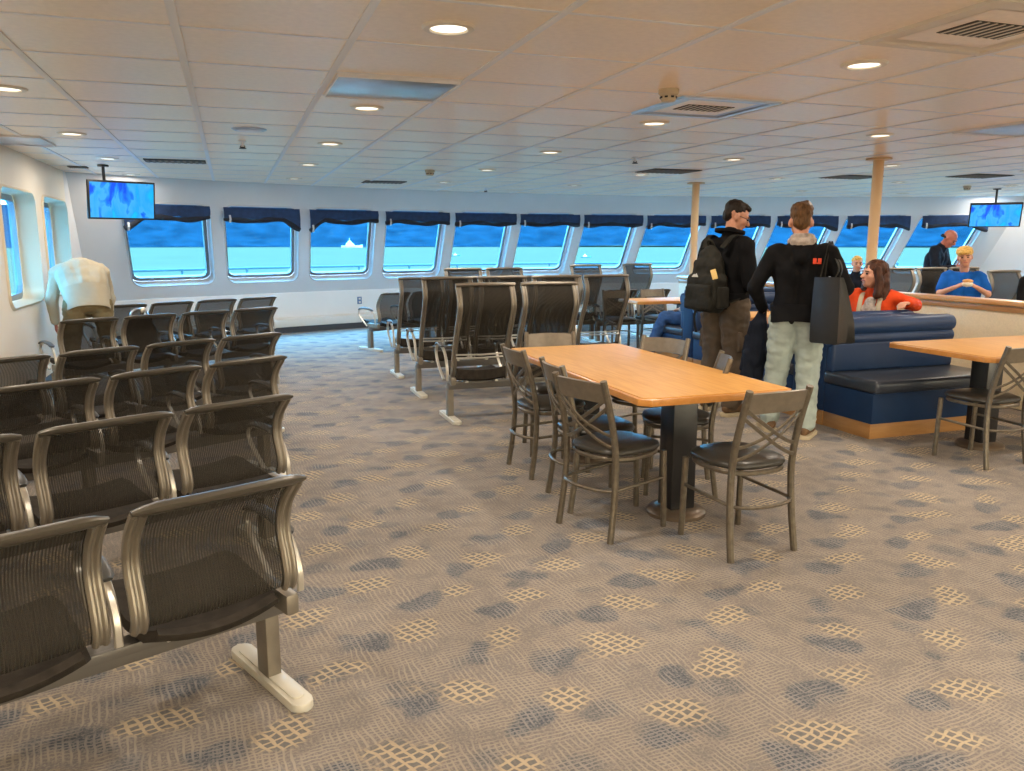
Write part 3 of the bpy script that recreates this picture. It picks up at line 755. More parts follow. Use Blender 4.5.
# ------------------------------------------------------------------ beam seating
PITCH, SW = 0.557, 0.50
LOWP = [(-.195, .415), (-.215, .455), (-.205, .52), (-.185, .58), (-.183, .64), (-.215, .71), (-.285, .785)]
HIGHP = [(-.06, .345), (-.10, .45), (-.135, .58), (-.20, .73), (-.28, .87), (-.325, .97), (-.32, 1.05), (-.285, 1.12), (-.268, 1.150)]
def seat_unit(root, x0, high):
    prof = ip([V((0, y, z)) for y, z in (HIGHP if high else LOWP)], 4)
    hw = SW / 2
    bk = MB()
    mp = [p for p in prof if p.z > (0.56 if high else 0.42)]
    rows = []
    for p in mp:
        rows.append([V((x0 + (hw - .035) * u, p.y - (.02 if not high else .015) * (1 - u * u), p.z)) for u in [-1 + k / 5 for k in range(11)]])
    bk.sheet(rows); back = bk.build('backrest', M['netting'], root, None)
    for sx in (-1, 1):
        m = MB()
        for dx in (-.0125, .0125):
            m.bar([V((x0 + sx * (hw - .022) + dx, p.y, p.z)) for p in prof], .021, .030, ch=.35)
        m.bar([V((x0 + sx * (hw - .022), p.y + .002, p.z)) for p in prof], .012, .020)
        m.build('side_post', M['seat_metal'], back)
    m = MB(); tp = prof[-1]
    rail_pts = [V((x0 + hw * u, tp.y - .008 - .012 * (1 - u * u), tp.z + .012 - .006 * u ** 6)) for u in [-1 + k / 8 for k in range(17)]]
    if high: m.sweep(rail_pts, [(.020 * cos(a), .016 * sin(a)) for a in [2 * pi * k / 10 for k in range(10)]], V((0, 1, 0)))
    else: m.sweep(rail_pts, [(.034 * cos(a), .017 * sin(a)) for a in [2 * pi * k / 12 for k in range(12)]], V((0, 1, -.35)), scale=[.5, .85] + [1] * 13 + [.85, .5])
    m.build('top_rail', M['rail'] if not high else M['seat_metal'], back)
    if high:
        m = MB()
        for dz in (0, -.026): m.bar([V((x0 - hw + .03, -.155 + dz * .3, .575 + dz)), V((x0, -.17 + dz * .3, .571 + dz)), V((x0 + hw - .03, -.155 + dz * .3, .575 + dz))], .014, .014, V((0, 1, 0)))
        m.build('cross_bar', M['seat_silver'], back)
    # seat pan
    m = MB(); rows = []; ys = ([-.145, -.14, -.11] if high else [-.20, -.195, -.16]) + [-.04, .06, .16, .22, .25, .255]; zs = [.40 if not high else .46, .385, .375, .375, .385, .40, .405, .395, .37]
    for y, z in zip(ys, zs):
        e = 1 - .22 * max(0, (abs(y - .03) - .13) / .11) ** 2
        rows.append([V((x0 + (hw - .03) * e * u, y, z - (.018 if high or y > -.1 else .034) * (1 - u * u))) for u in [-1 + k / 6 for k in range(13)]])
    m.sheet(rows, .032); pan = m.build('seat_pan', M['seat_pan'], root, 60)
    for sx in (-1, 1):
        m = MB(); m.bar([V((x0 + sx * .13, -.16, .345)), V((x0 + sx * .13, .0, .335)), V((x0 + sx * .13, .20, .36))], .03, .016)
        m.build('pan_bracket', M['seat_silver'], pan)
def armrest(root, x, high):
    m = MB()
    if high: pts = [(-.09, .35), (-.08, .45), (-.03, .55), (.06, .61), (.19, .625), (.28, .595), (.29, .52), (.19, .42), (.04, .34)]
    else: pts = [(-.18, .38), (-.175, .46), (-.12, .545), (-.03, .57), (.12, .575), (.20, .55), (.20, .49), (.11, .41), (.02, .34)]
    m.bar([p for p in ip([V((x, y, z)) for y, z in pts], 4)], .024, .013, ch=.3)
    a = m.build('armrest', M['seat_silver'], root)
    m = MB(); q = [V((x, y, z + .014)) for y, z in (pts[3:6] if high else pts[2:6])]
    q = ip(q, 4); m.sweep(q, [(.026 * cos(t_), .012 * sin(t_)) for t_ in [2 * pi * k / 10 for k in range(10)]], V((1, 0, 0)), scale=[.6] + [1] * (len(q) - 2) + [.6])
    m.build('arm_pad', M['pad'], a)
def beam_row(n, high):
    """origin at floor below the right end leg; seats run to -x"""
    r = thing('beam_seating', 'x', 'seating row')
    L = n * PITCH
    m = MB(); m.box((-L / 2 + .02, -.05, .30), (L - .02, .075, .06), .008)
    m.box((-L / 2 + .02, -.10, .325), (L - .06, .020, .03), .004); m.build('beam', M['seat_beam'], r)
    for x in ([-.02] + ([-L + .06] if n > 1 else [])) if n <= 3 else [-.02, -L / 2, -L + .06]:
        m = MB(); m.box((x, 0, .16), (.05, .085, .27), .008); m.box((x, -.06 if high else -.09, .35), (.045, .16 if high else .23, .07), .012); m.lathe([(0, -.004), (.012, -.004), (.012, .0), (0, 0)], 12, (x, 0, .36)); lg = m.build('leg', M['seat_metal'], r)
        m = MB(); m.prism(rrect(.075, .53, .035, 5, x, 0), 0.0, .030, .007); m.prism(rrect(.045, .44, .02, 4, x, 0), .030, .036, .002); m.build('foot', M['seat_foot'], lg)
    for k in range(n):
        x0 = -PITCH * (k + .5) + .02
        seat_unit(r, x0, high)
        armrest(r, x0 + PITCH / 2, high)
    armrest(r, -PITCH * n + .02, high)
    return r
rows_low = {}
def low_row(n, foot, deg, label):
    if n not in rows_low:
        r = rows_low[n] = beam_row(n, False); r.location = (*foot, 0); r.rotation_euler = (0, 0, R(deg)); r['label'] = label; r['group'] = 'low-backed seat rows at the left'; return r
    return dup(rows_low[n], (*foot, 0), R(deg), label)
rows_high = {}
def high_row(n, foot, deg, label, group):
    if n not in rows_high:
        r = rows_high[n] = beam_row(n, True); r.location = (*foot, 0); r.rotation_euler = (0, 0, R(deg)); r['label'] = label; r['group'] = group; return r
    return dup(rows_high[n], (*foot, 0), R(deg), label, group)
def foot_of(tx, ty, deg):
    d = R(deg); bx, by = sin(d), -cos(d)   # backwards
    return tx - bx * .315, ty - by * .315
for n, (tx, ty), deg, lab in [
    (3, (0.19, 2.43), 23, 'nearest row of low dark mesh seats, cut off at the lower left'),
    (3, (0.25, 3.80), 26, 'second row of low dark mesh seats from the camera'),
    (4, (0.31, 5.15), 29, 'third row of low dark mesh seats from the camera'),
    (4, (0.36, 6.50), 30, 'fourth row of low dark mesh seats, one row nearer than the black bag'),
    (4, (0.47, 9.10), 28, 'fifth row of low dark mesh seats, with a black bag on one seat'),
    (4, (0.55, 10.85), 29, 'farthest row of low dark mesh seats at the left, beyond the bending man')]:
    low_row(n, foot_of(tx, ty, deg), deg, lab)
GH = 'high-backed seat rows in the middle'
# these rows: leg at their LEFT end at x = 1.66 -> right end at 1.66 + n*pitch
high_row(2, (1.66 + 2 * PITCH - .01, 6.57), 0, 'nearest high-backed mesh seats, a pair behind the big wooden table', GH)
high_row(4, (1.66 + 4 * PITCH - .01, 7.80), 0, 'second row of high-backed mesh seats, right behind the nearest pair', GH)
high_row(4, (1.68 + 4 * PITCH - .01, 9.02), 0, 'third row of high-backed mesh seats with its left aisle seat in view', GH).scale = (1, 1, .955)
low_row(2, (2.75, 11.75), 26, 'pair of low mesh seats at the far end of the aisle by the windows')['group'] = 'seats by the front windows'
high_row(2, (3.62, 10.3), 0, 'two high-backed seats peeking above the third row', 'seats by the front windows')
high_row(1, (5.18, 11.2), 0, 'single high-backed seat standing against the sixth window', 'seats by the front windows')
high_row(1, (6.18, 11.5), 0, 'single high-backed seat against the seventh window beyond a small table', 'seats by the front windows')
low_row(2, (6.2, 10.95), 0, 'pair of low dark seats behind the chairs of the far small table')['group'] = 'seats by the front windows'
high_row(3, (9.5, 8.55), 0, 'row of high-backed seats behind the boy in the blue T-shirt', 'seats on the right side')
high_row(1, (8.86, 7.42), 0, 'single high-backed seat at the right edge beside the boy', 'seats on the right side')

# ------------------------------------------------------------------ dining chairs
def chair_proto():
    t = thing('dining_chair', 'x', 'chair', (0, 0, 0), 0, 'cross-backed dining chairs')
    H = 0.835
    # faces +y, origin at floor centre
    for sx in (-1, 1):
        m = MB(); m.bar(ip([V((sx * .195, -.215, 0)), V((sx * .188, -.185, .22)), V((sx * .182, -.175, .43)), V((sx * .180, -.205, .62)), V((sx * .178, -.268, H))], 4), .031, .032, V((0, 1, 0)))
        m.build('rear_leg', M['chair_metal'], t)
        m = MB(); m.bar([V((sx * .185, .195, 0)), V((sx * .180, .185, .42))], .029, .029); m.build('front_leg', M['chair_metal'], t)
    # seat ring
    m = MB(); ring = []
    for k in range(36):
        a = 2 * pi * k / 36; c, s_ = cos(a), sin(a)
        ring.append(V((.190 * abs(c) ** .75 * (1 if c > 0 else -1), .005 + .200 * abs(s_) ** .75 * (1 if s_ > 0 else -1), .418)))
    m.bar(ring, .022, .02, V((0, 0, 1)), True); m.build('seat_ring', M['chair_metal'], t)
    m = MB(); rings = []
    N = 40
    for (k_, z) in ((.0, .432), (.80, .432), (1.0, .436), (1.04, .447), (1.01, .462), (.86, .474), (.55, .481), (.25, .483), (.0, .483)):
        rr_ = []
        for j in range(N):
            a = 2 * pi * j / N; c, s_ = cos(a), sin(a)
            rr_.append(V((.195 * k_ * abs(c) ** .7 * (1 if c > 0 else -1), .01 + .205 * k_ * abs(s_) ** .7 * (1 if s_ > 0 else -1), z)))
        rings.append(rr_)
    m.sheet([r_ + [r_[0]] for r_ in rings[1:-1]])
    for r_ in (rings[1], rings[-2]): m._f([m.v(p) for p in r_], True)
    bmesh.ops.remove_doubles(m.bm, verts=m.bm.verts, dist=.0005)
    m.build('seat_cushion', M['vinyl'], t, 60)
    # footrest hoop: two side rails joined by a curve at the back
    m = MB(); hoop = [V((-.183, .188, .275)), V((-.183, .02, .27)), V((-.182, -.16, .265))]
    hoop += [V((-.182 * cos(a), -.16 - .09 * sin(a), .263)) for a in [pi * k / 10 for k in range(1, 10)]]
    hoop += [V((.182, -.16, .265)), V((.183, .02, .27)), V((.183, .188, .275))]
    m.tube(hoop, .009, 8); m.build('foot_hoop', M['chair_metal'], t)
    # top rail plate, bowed back
    m = MB(); rows = []
    for z in (H - .115, H - .10, H - .03, H - .016):
        yb = -.205 - (z - .62) * .293
        rows.append([V((.168 * u, yb - .03 * (1 - u * u), z + .006 * (1 - u * u))) for u in [-1 + k / 6 for k in range(13)]])
    m.sheet(rows, .014); m.build('back_rail', M['chair_plate'], t, 50)
    # crossed double slats
    m = MB()
    for s_ in (-1, 1):
        for off in (-.028, .028):
            pts = []
            for k in range(13):
                q = k / 12; x = s_ * (-.170 + .34 * q)
                z = .52 + .20 * (q ** 1.35) + off * (1 - .25 * q)
                yb = -.19 - max(0, z - .55) * .27 - .035 * sin(pi * q)
                pts.append(V((x, yb + .004 * s_, z)))
            m.bar(pts, .018, .007, V((0, -.3, 1)))
    m.build('cross_slats', M['chair_metal'], t)
    for sx in (-1, 1):
        pass
    return t
CH = None
def chair(x, y, deg, label, group='chairs at the big wooden table'):
    """deg: heading; 0 faces +y, -90 faces +x"""
    global CH
    if CH is None:
        CH = chair_proto(); CH.location = (x, y, 0); CH.rotation_euler = (0, 0, R(deg)); CH['label'] = label; CH['group'] = group; return CH
    return dup(CH, (x, y, 0), R(deg), label, group)
chair(2.34, 3.31, 5, 'cross-backed chair at the near end of the big table, back to the camera')
chair(1.87, 3.74, -71, 'nearest of three cross-backed chairs on the left side of the big table')
chair(1.95, 4.17, -93, 'middle of three cross-backed chairs on the left side of the big table')
chair(1.95, 4.87, -87, 'farthest of three cross-backed chairs on the left side of the big table')
chair(2.17, 5.33, 166, 'cross-backed chair at the far end of the big table')
chair(2.54, 4.22, 64, 'cross-backed chair on the right side of the big table, in front of the brown trousers')
chair(2.67, 4.90, 120, 'cross-backed chair at the far right corner of the big table')
chair(4.87, 4.10, 4, 'cross-backed chair at the right edge, tucked under the second table', 'chairs at the second table')
chair(5.05, 10.0, 172, 'left cross-backed chair on the far side of the small far table', 'chairs at the far small table')
chair(5.72, 10.1, 180, 'right cross-backed chair on the far side of the small far table', 'chairs at the far small table')

# ------------------------------------------------------------------ tables
def table(name, label, cx, cy, sx, sy, peds, rz=0.0, chamf=0.05):
    t = thing(name, label, 'table', (cx, cy, 0), rz)
    a, c_ = sx / 2, sy / 2; q = chamf
    def poly(d): return [(-a + q + 0 * d, -c_ + d), (a - q, -c_ + d), (a - d, -c_ + q), (a - d, c_ - q), (a - q, c_ - d), (-a + q, c_ - d), (-a + d, c_ - q), (-a + d, -c_ + q)]
    m = MB(); m.prism(poly(0.0), .712, .746, .004); m.build('edge_band', M['wood_edge'], t)
    m = MB(); m.prism(poly(.022), .740, .750, .001); m.build('tabletop', M['wood'], t)
    for (px, py) in peds:
        m = MB(); m.box((px, py, .37), (.15, .15, .66), .012); m.box((px, py, .70), (.46, .40, .02), .004); m.box((px, py, .685), (.3, .05, .02), .004)
        p = m.build('pedestal', M['black'], t)
        m = MB(); m.lathe([(0, 0), (.165, 0), (.165, .018), (.15, .034), (.11, .044), (0, .046)], 28, (px, py, 0)); bs = m.build('base', M['brown_metal'], p)
    return t
table('dining_table', 'long wooden dining table with chairs around it, in the middle of the room', 2.29, 4.42, .90, 2.06, [(0.0, -.62), (0.0, .62)])
table('dining_table', 'wooden table at the right edge, in front of the blue bench', 5.66, 4.38, 1.95, .92, [(-.45, .0), (.55, 0)])
table('dining_table', 'wooden table between the blue benches, seen between the two standing men', 5.70, 7.18, 1.5, .66, [(0.1, 0)])
table('dining_table', 'small far wooden table in front of the seated person in jeans', 5.65, 9.52, 1.5, .66, [(0.1, 0)])

# ------------------------------------------------------------------ booths
def booth(name, label, x0, x1, yb, front, rear, zt=0.90, T=.12, D=.70):
    """double bench; back slab y yb..yb+.24; seat on -y side if front, +y side if rear"""
    ox, oy = (x0 + x1) / 2, yb + T
    t = thing(name, label, 'bench', (ox, oy, 0)); h = (x1 - x0) / 2
    for side in ([-1] if front else []) + ([1] if rear else []):
        def Y(d): return side * (T + d)
        def bx(m, xa, xb, ya, yb2, za, zb, bev): m.box(((xa + xb) / 2, (Y(ya) + Y(yb2)) / 2, (za + zb) / 2), (abs(xb - xa), abs(Y(yb2) - Y(ya)), zb - za), bev)
        m = MB(); bx(m, -h + .01, h, 0.0, D, .12, .36, .012); m.build('bench_base', M['booth_side'], t)
        m = MB(); bx(m, -h - .005, h, -.01, D + .04, .36, .46, .03); m.build('seat_cushion', M['booth_seat'], t, 60)
        m = MB(); bx(m, -h + .02, h, 0.0, D - .02, 0, .12, .004); m.build('kick_plate', M['kick'], t)
        m = MB(); bx(m, -h + .01, h - .0, -.02, .075, .45, .70, .03); m.build('back_cushion', M['booth'], t, 60)
        # two rolls
        for zc, r in ((.715, .062), (.82, .075)):
            m = MB(); cx_ = Y(.02); n = 16
            m.sweep([V((-h + .0, cx_, zc)), V((-h + .03, cx_, zc)), V((h - .05, cx_, zc)), V((h, cx_, zc))], [(r * .9 * cos(2 * pi * k / n), r * sin(2 * pi * k / n)) for k in range(n)], V((0, 1, 0)), scale=[.86, 1, 1, .86])
            m.build('back_roll', M['booth'], t, 60)
    m = MB(); m.box((0, 0, (.12 + zt) / 2), (2 * h, 2 * T, zt - .12), .03); m.build('back_panel', M['booth_side'], t, 60)
    m = MB(); m.box((0, 0, .06), (2 * h - .02, 2 * T - .01, .12), .004); m.build('back_kick', M['kick'], t)
    return t
booth('booth_bench', 'dark blue double bench with rolled back in front of the woman in orange', 4.56, 5.84, 5.33, True, True, .87, .20, .54)
booth('booth_bench', 'blue double bench end behind the man with the backpack', 5.18, 6.45, 8.36, True, True, .94)

# half wall with wooden cap and the two poles
t = thing('half_wall', 'cream half wall with a wooden cap running behind the blue benches', 'partition', (6.72, 7.6, 0))
m = MB(); m.box((0, 0, .47), (.12, 7.2, .93), .006); m.build('panel', M['partition'], t)
m = MB(); m.box((0, 0, .952), (.20, 7.26, .045), .012); m.build('cap', M['cap'], t)
m = MB(); m.box((-.065, 0, .895), (.02, 7.2, .05), .004); m.build('cap_moulding', M['kick'], t)
for (x, y, lab) in ((6.53, 7.03, 'right tan support pole rising behind the woman in orange'), (6.62, 10.75, 'left tan support pole, farther, behind the man with the backpack')):
    t = thing('support_pole', lab, 'pole', (x, y, 0))
    m = MB(); m.lathe([(0, 0.0), (.055, 0.0), (.055, ZC - .02), (0, ZC - .02)], 20); m.build('shaft', M['pole'], t)
    m = MB(); m.lathe([(.0, ZC - .02), (.13, ZC - .02), (.13, ZC - .001), (.0, ZC - .001)], 24); m.build('ceiling_flange', M['pole'], t)

# ------------------------------------------------------------------ people
def remeshed(m, name, matl, parent, vox=.01, sm=4, amp=0.0, nscale=12.0, aniso=(1, 1, 1)):
    me = m.mesh('tmp', None, None)
    o = bpy.data.objects.new('tmp', me); COL.objects.link(o)
    r = o.modifiers.new('r', 'REMESH'); r.mode = 'VOXEL'; r.voxel_size = vox; r.use_smooth_shade = True
    s_ = o.modifiers.new('s', 'SMOOTH'); s_.factor = .5; s_.iterations = sm
    dg = bpy.context.evaluated_depsgraph_get(); ev = o.evaluated_get(dg)
    out = bpy.data.meshes.new_from_object(ev); out.name = name
    bpy.data.objects.remove(o); bpy.data.meshes.remove(me)
    if amp:
        nr = [v.normal.copy() for v in out.vertices]
        for v, n in zip(out.vertices, nr):
            p = V((v.co.x * aniso[0], v.co.y * aniso[1], v.co.z * aniso[2])) * nscale
            q = noise.noise(p) + .5 * noise.noise(p * 2.1)
            v.co += n * amp * q
    for p in out.polygons: p.use_smooth = True
    out.materials.clear(); out.materials.append(matl)
    ob = bpy.data.objects.new(name, out); COL.objects.link(ob)
    if parent: ob.parent = parent
    return ob

def frame(fwd, up=V((0, 0, 1))):
    f = V(fwd).normalized(); r = f.cross(up).normalized(); u = r.cross(f)
    return Matrix((r, f, u)).transposed()   # columns: right, forward, up

def head_into(m, c, Q, k=1.0):
    def P(x, y, z): return V(c) + Q @ (V((x, y, z)) * k)
    m.ell(P(0, -.012, .035), (.076 * k, .098 * k, .086 * k), Q); m.ell(P(0, .02, -.02), (.068 * k, .078 * k, .085 * k), Q)
    m.ell(P(0, .045, -.078), (.046 * k, .046 * k, .036 * k), Q)       # chin
    m.cap(P(0, .088, .012), .010 * k, P(0, .112, -.022), .014 * k)       # nose
    m.cap(P(-.04, .075, .026), .012 * k, P(.04, .075, .026), .012 * k)  # brow
    m.cap(P(-.02, .084, -.052), .010 * k, P(.02, .084, -.052), .010 * k)
    for s_ in (-1, 1):
        m.ell(P(s_ * .077, -.008, -.008), (.012 * k, .020 * k, .032 * k), Q)
        m.ell(P(s_ * .038, .062, -.018), (.026 * k, .022 * k, .024 * k), Q)

def face_parts(c, Q, t, k=1.0, brow=None):
    def P(x, y, z): return V(c) + Q @ (V((x, y, z)) * k)
    for s_ in (-1, 1):
        m = MB(); m.ell(P(s_ * .031, .086, .006), (.014 * k, .008 * k, .008 * k), Q); m.build('eye', M['eye'], t)
        m = MB(); m.cap(P(s_ * .018, .095, .028), .005 * k, P(s_ * .048, .082, .027), .004 * k); m.build('eyebrow', brow or M['hair_brown'], t)
    m = MB(); m.cap(P(-.02, .092, -.052), .006 * k, P(.02, .092, -.052), .006 * k); m.build('mouth', M['lip'], t)

def hand_into(m, w, d, nrm, thumb, curl=.5, k=1.0):
    """w wrist, d finger direction, nrm palm-facing direction, thumb = side the thumb is on"""
    d = V(d).normalized(); nrm = (V(nrm) - d * V(nrm).dot(d)).normalized(); th = d.cross(nrm)
    if th.dot(V(thumb)) < 0: th = -th
    w = V(w)
    for q in (-.028, -.01, .01, .028): m.cap(w + d * .012 * k + th * q * .6 * k, .015 * k, w + d * .085 * k + th * q * k, .0125 * k)
    for i, (q, L) in enumerate(((.031, .070), (.011, .080), (-.010, .074), (-.030, .058))):
        p = w + d * .088 * k + th * q * k; a = 0.0
        for seg, fr in enumerate((.45, .32, .23)):
            a += curl * (.7, 1.0, .7)[seg] * 1.0
            dd = (d * cos(a) + nrm * sin(a) + th * q * .8).normalized(); p2 = p + dd * L * fr * k
            m.cap(p, (.0095 - seg * .0007) * k, p2, (.0088 - seg * .0007) * k, 8); p = p2
    p = w + d * .025 * k + th * .026 * k; p2 = p + (d * .55 + th * .75 + nrm * .35).normalized() * .040 * k
    p3 = p2 + (d * .85 + th * .25 + nrm * .45).normalized() * .034 * k
    m.cap(p, .014 * k, p2, .011 * k, 8); m.cap(p2, .011 * k, p3, .009 * k, 8)

def person(label, loc, rz, J, top, trousers, shoes, hair, skin='skin', vox=.009, k=1.0, topname='jacket', tamp=.008, hood=False, head_k=1.0, curl=.5, short=False, tinf=.022, leg=1.0, facep=True, sole=None):
    """J: joints in the person's frame (x right, y forward, z up)"""
    t = thing('person', label, 'person', loc, rz)
    G = {a: (V(b_) if isinstance(b_, (tuple, V)) else b_) for a, b_ in J.items()}
    Q = frame(G['face'], G.get('hup', V((0, 0, 1))))
    pel, che, nek, hd = G['pelvis'], G['chest'], G['neck'], G['head']
    ax = (che - pel).normalized(); rx = (G['shR'] - G['shL']).normalized()
    hx_ = (G['hipR'] - G['hipL']).normalized()
    def torso(m, inf, zlo=0.0):
        for s_ in (-1, 1):
            if inf > .03: m.cap(che + rx * .08 * s_ * k, (.10 + inf) * k, (G['shR'] if s_ > 0 else G['shL']) - rx * s_ * .035 * k, (.062 + inf) * k); continue
            m.cap(pel + hx_ * .075 * s_ * k, (.100 + inf) * k, (pel + che) / 2 + rx * .065 * s_ * k, (.095 + inf) * k)
            m.cap((pel + che) / 2 + rx * .065 * s_ * k, (.095 + inf) * k, che + rx * .085 * s_ * k, (.105 + inf) * k)
            m.cap(che + rx * .08 * s_ * k, (.10 + inf) * k, (G['shR'] if s_ > 0 else G['shL']) - rx * s_ * .035 * k, (.062 + inf) * k)
        m.cap(G['shL'], (.055 + inf * .7) * k, G['shR'], (.055 + inf * .7) * k)
        m.cap(che, .08 * k, nek if not (short and inf) else che.lerp(nek, .62), (.058 + inf * .5) * k)
    body = MB()
    torso(body, -.012); body.cap(nek, .054 * k, hd + Q @ V((0, -.01, -.05)) * k, .052 * k)
    head_into(body, hd, Q, k * head_k)
    for s_ in 'LR':
        body.cap(G['sh' + s_], .048 * k, G['el' + s_], .039 * k); body.cap(G['el' + s_], .038 * k, G['wr' + s_], .026 * k)
        hdir = G['hd' + s_]; pn = G['pn' + s_]; tn = G['th' + s_]
        hand_into(body, G['wr' + s_], hdir, pn, tn, curl, k)
        body.cap(G['hip' + s_], .080 * k, G['kn' + s_], .054 * k); body.cap(G['kn' + s_], .052 * k, G['an' + s_], .036 * k)
        ft = G['ft' + s_]; body.cap(G['an' + s_], .036 * k, ft, .030 * k)
    bo = remeshed(body, 'body', M[skin], t, vox, 3)
    # upper garment
    m = MB(); torso(m, tinf)
    if tinf > .03:
        m.cap(pel + ax * .16, .165 * k, che, .165 * k)
        for s_ in (-1, 1): m.cap(pel + ax * .15 + rx * .06 * s_, .150 * k, che - ax * .04 + rx * .09 * s_, .150 * k)
    for s_ in 'LR':
        a, e, w = G['sh' + s_], G['el' + s_], G['wr' + s_]
        if short: m.cap(a, .066 * k, a.lerp(e, .72), .062 * k)
        else:
            m.cap(a, .070 * k, e, .060 * k); m.cap(e, .059 * k, w.lerp(e, .06), .044 * k)
    if hood:
        for q in (-1, 1): m.cap(nek + V((q * .07, -.02, -.03)) * k, .04 * k, nek + V((0, -.10, -.12)) * k, .05 * k)
    remeshed(m, topname, M[top], t, max(vox, .01), 4, tamp, 11, (1, 1, .7))
    m = MB()
    for s_ in 'LR':
        a, e, w = G['hip' + s_], G['kn' + s_], G['an' + s_]
        m.cap(a, .108 * k * leg, e, .079 * k * leg); m.cap(e, .079 * k * leg, w.lerp(e, .08), .068 * k * leg)
    m.cap(G['hipL'], .104 * k, G['hipR'], .104 * k); m.cap(pel + ax * -.01, .108 * k, pel + ax * .03, .10 * k)
    remeshed(m, 'trousers', M[trousers], t, max(vox, .01), 3, .012, 10, (1, 1, 1.8))
    for s_ in 'LR':
        an, ft = G['an' + s_], G['ft' + s_]; dv = (ft - an); dv.z = 0; dv.normalize()
        m = MB(); zb = min(an.z, ft.z)
        heel = an - dv * .045 * k; m.cap(heel + V((0, 0, -.02)), .040 * k, an + dv * .06 * k + V((0, 0, -.015)), .046 * k); m.cap(an + dv * .06 * k + V((0, 0, -.015)), .044 * k, ft + dv * .03 * k, .036 * k); m.cap(an, .050 * k, an + V((0, 0, .05)), .050 * k)
        sh = remeshed(m, 'shoe', M[shoes], t, .009, 3)
        if sole:
            z0 = G['sz']; pts = rrect(.098 * k, .31 * k, .046 * k, 6); c_ = an + dv * .062 * k; an_ = math.atan2(dv.y, dv.x) - pi / 2
            m = MB(); m.prism([(c_.x + x * cos(an_) - y * sin(an_), c_.y + x * sin(an_) + y * cos(an_)) for x, y in pts], z0, z0 + .03, .006); m.build('sole', M[sole], sh)
    if hair:
        hm, style = hair; kk = k * head_k
        def P(x, y, z): return hd + Q @ (V((x, y, z)) * kk)
        m = MB()
        if style in ('short', 'shaggy'):
            m.ell(P(0, -.024, .056), (.081 * kk, .096 * kk, .077 * kk), Q); m.ell(P(0, -.062, .005), (.064 * kk, .047 * kk, .072 * kk), Q); m.ell(P(0, .035, .088), (.062 * kk, .052 * kk, .032 * kk), Q)
            if style == 'shaggy': m.ell(P(0, -.02, .09), (.082 * kk, .095 * kk, .058 * kk), Q); m.ell(P(.03, -.01, .11), (.045 * kk, .06 * kk, .045 * kk), Q)
        elif style == 'long':
            m.ell(P(0, -.025, .052), (.092 * kk, .105 * kk, .088 * kk), Q); m.ell(P(0, -.075, -.02), (.088 * kk, .07 * kk, .10 * kk), Q)
            for s_ in (-1, 1):
                m.cap(P(s_ * .078, .02, .05), .03 * kk, P(s_ * .092, .0, -.06), .035 * kk); m.cap(P(s_ * .092, .0, -.06), .036 * kk, P(s_ * .095, .005, -.17), .036 * kk)
                m.cap(P(s_ * .06, -.075, -.06), .05 * kk, P(s_ * .075, -.075, -.20), .042 * kk)
        elif style == 'mop':
            m.ell(P(0, -.015, .07), (.098 * kk, .112 * kk, .075 * kk), Q); m.ell(P(0, -.05, .01), (.09 * kk, .075 * kk, .08 * kk), Q); m.ell(P(0, .07, .065), (.075 * kk, .04 * kk, .028 * kk), Q)
        elif style == 'rim':
            for s_ in (-1, 1): m.cap(P(s_ * .07, -.02, .0), .016 * kk, P(s_ * .05, -.09, -.01), .02 * kk)
            m.cap(P(-.05, -.09, -.01), .02 * kk, P(.05, -.09, -.01), .02 * kk)
        remeshed(m, 'hair', M[hm], t, .007, 2, .005, 45, (1, 1, .5))
    if facep: face_parts(hd, Q, t, k * head_k)
    return t, G, Q

def hem_band(name, t, c, ax, rx, matl, w, d, h, flare=1.0, amp=.008):
    ax = V(ax).normalized(); rx = (V(rx) - ax * V(rx).dot(ax)).normalized(); fy = ax.cross(rx); m = MB(); rows = []
    for i in range(7):
        q = i / 6; row = []
        for j in range(41):
            a = 2 * pi * j / 40; ca, sa = cos(a), sin(a); kk = (1 + (flare - 1) * (1 - q)) * (1 + amp * 4 * sin(5 * a + 3 * q))
            ex = abs(ca) ** .8 * (1 if ca > 0 else -1) * w * kk; ey = abs(sa) ** .8 * (1 if sa > 0 else -1) * d * kk
            row.append(V(c) + ax * (h * q + amp * sin(3 * a)) + rx * ex + fy * ey)
        rows.append(row)
    m.sheet(rows, .014); return m.build(name, matl, t, 70)

def J_stand(**o):
    d = dict(pelvis=(0, 0, .95), chest=(0, .0, 1.30), neck=(0, -.02, 1.50), head=(0, .02, 1.645), face=(0, 1, 0),
             shL=(-.19, -.02, 1.42), shR=(.19, -.02, 1.42), elL=(-.25, -.02, 1.13), elR=(.25, -.02, 1.13), wrL=(-.25, .1, .88), wrR=(.25, .1, .88),
             hdL=(0, .1, -1), hdR=(0, .1, -1), pnL=(1, 0, 0), pnR=(-1, 0, 0), thL=(0, 1, 0), thR=(0, 1, 0),
             hipL=(-.095, 0, .92), hipR=(.095, 0, .92), knL=(-.12, .02, .50), knR=(.12, .02, .50), anL=(-.135, -.02, .085), anR=(.135, -.02, .085),
             ftL=(-.15, .11, .045), ftR=(.15, .11, .045), sz=0.0)
    d.update(o); return {a: (V(b_) if isinstance(b_, tuple) else b_) for a, b_ in d.items()}
def sc(J, k):
    return {a: (b_ * k if isinstance(b_, V) and a not in ('face', 'hup') and not a[:2] in ('hd', 'pn', 'th') or isinstance(b_, V) and a == 'head' and False else b_) for a, b_ in J.items()}
def scale_pos(J, k):
    out = {}
    for a, b_ in J.items():
        out[a] = b_ * k if isinstance(b_, V) and (a[:2] in ('sh', 'el', 'wr', 'hi', 'kn', 'an', 'ft') or a in ('pelvis', 'chest', 'neck', 'head')) else b_
    return out

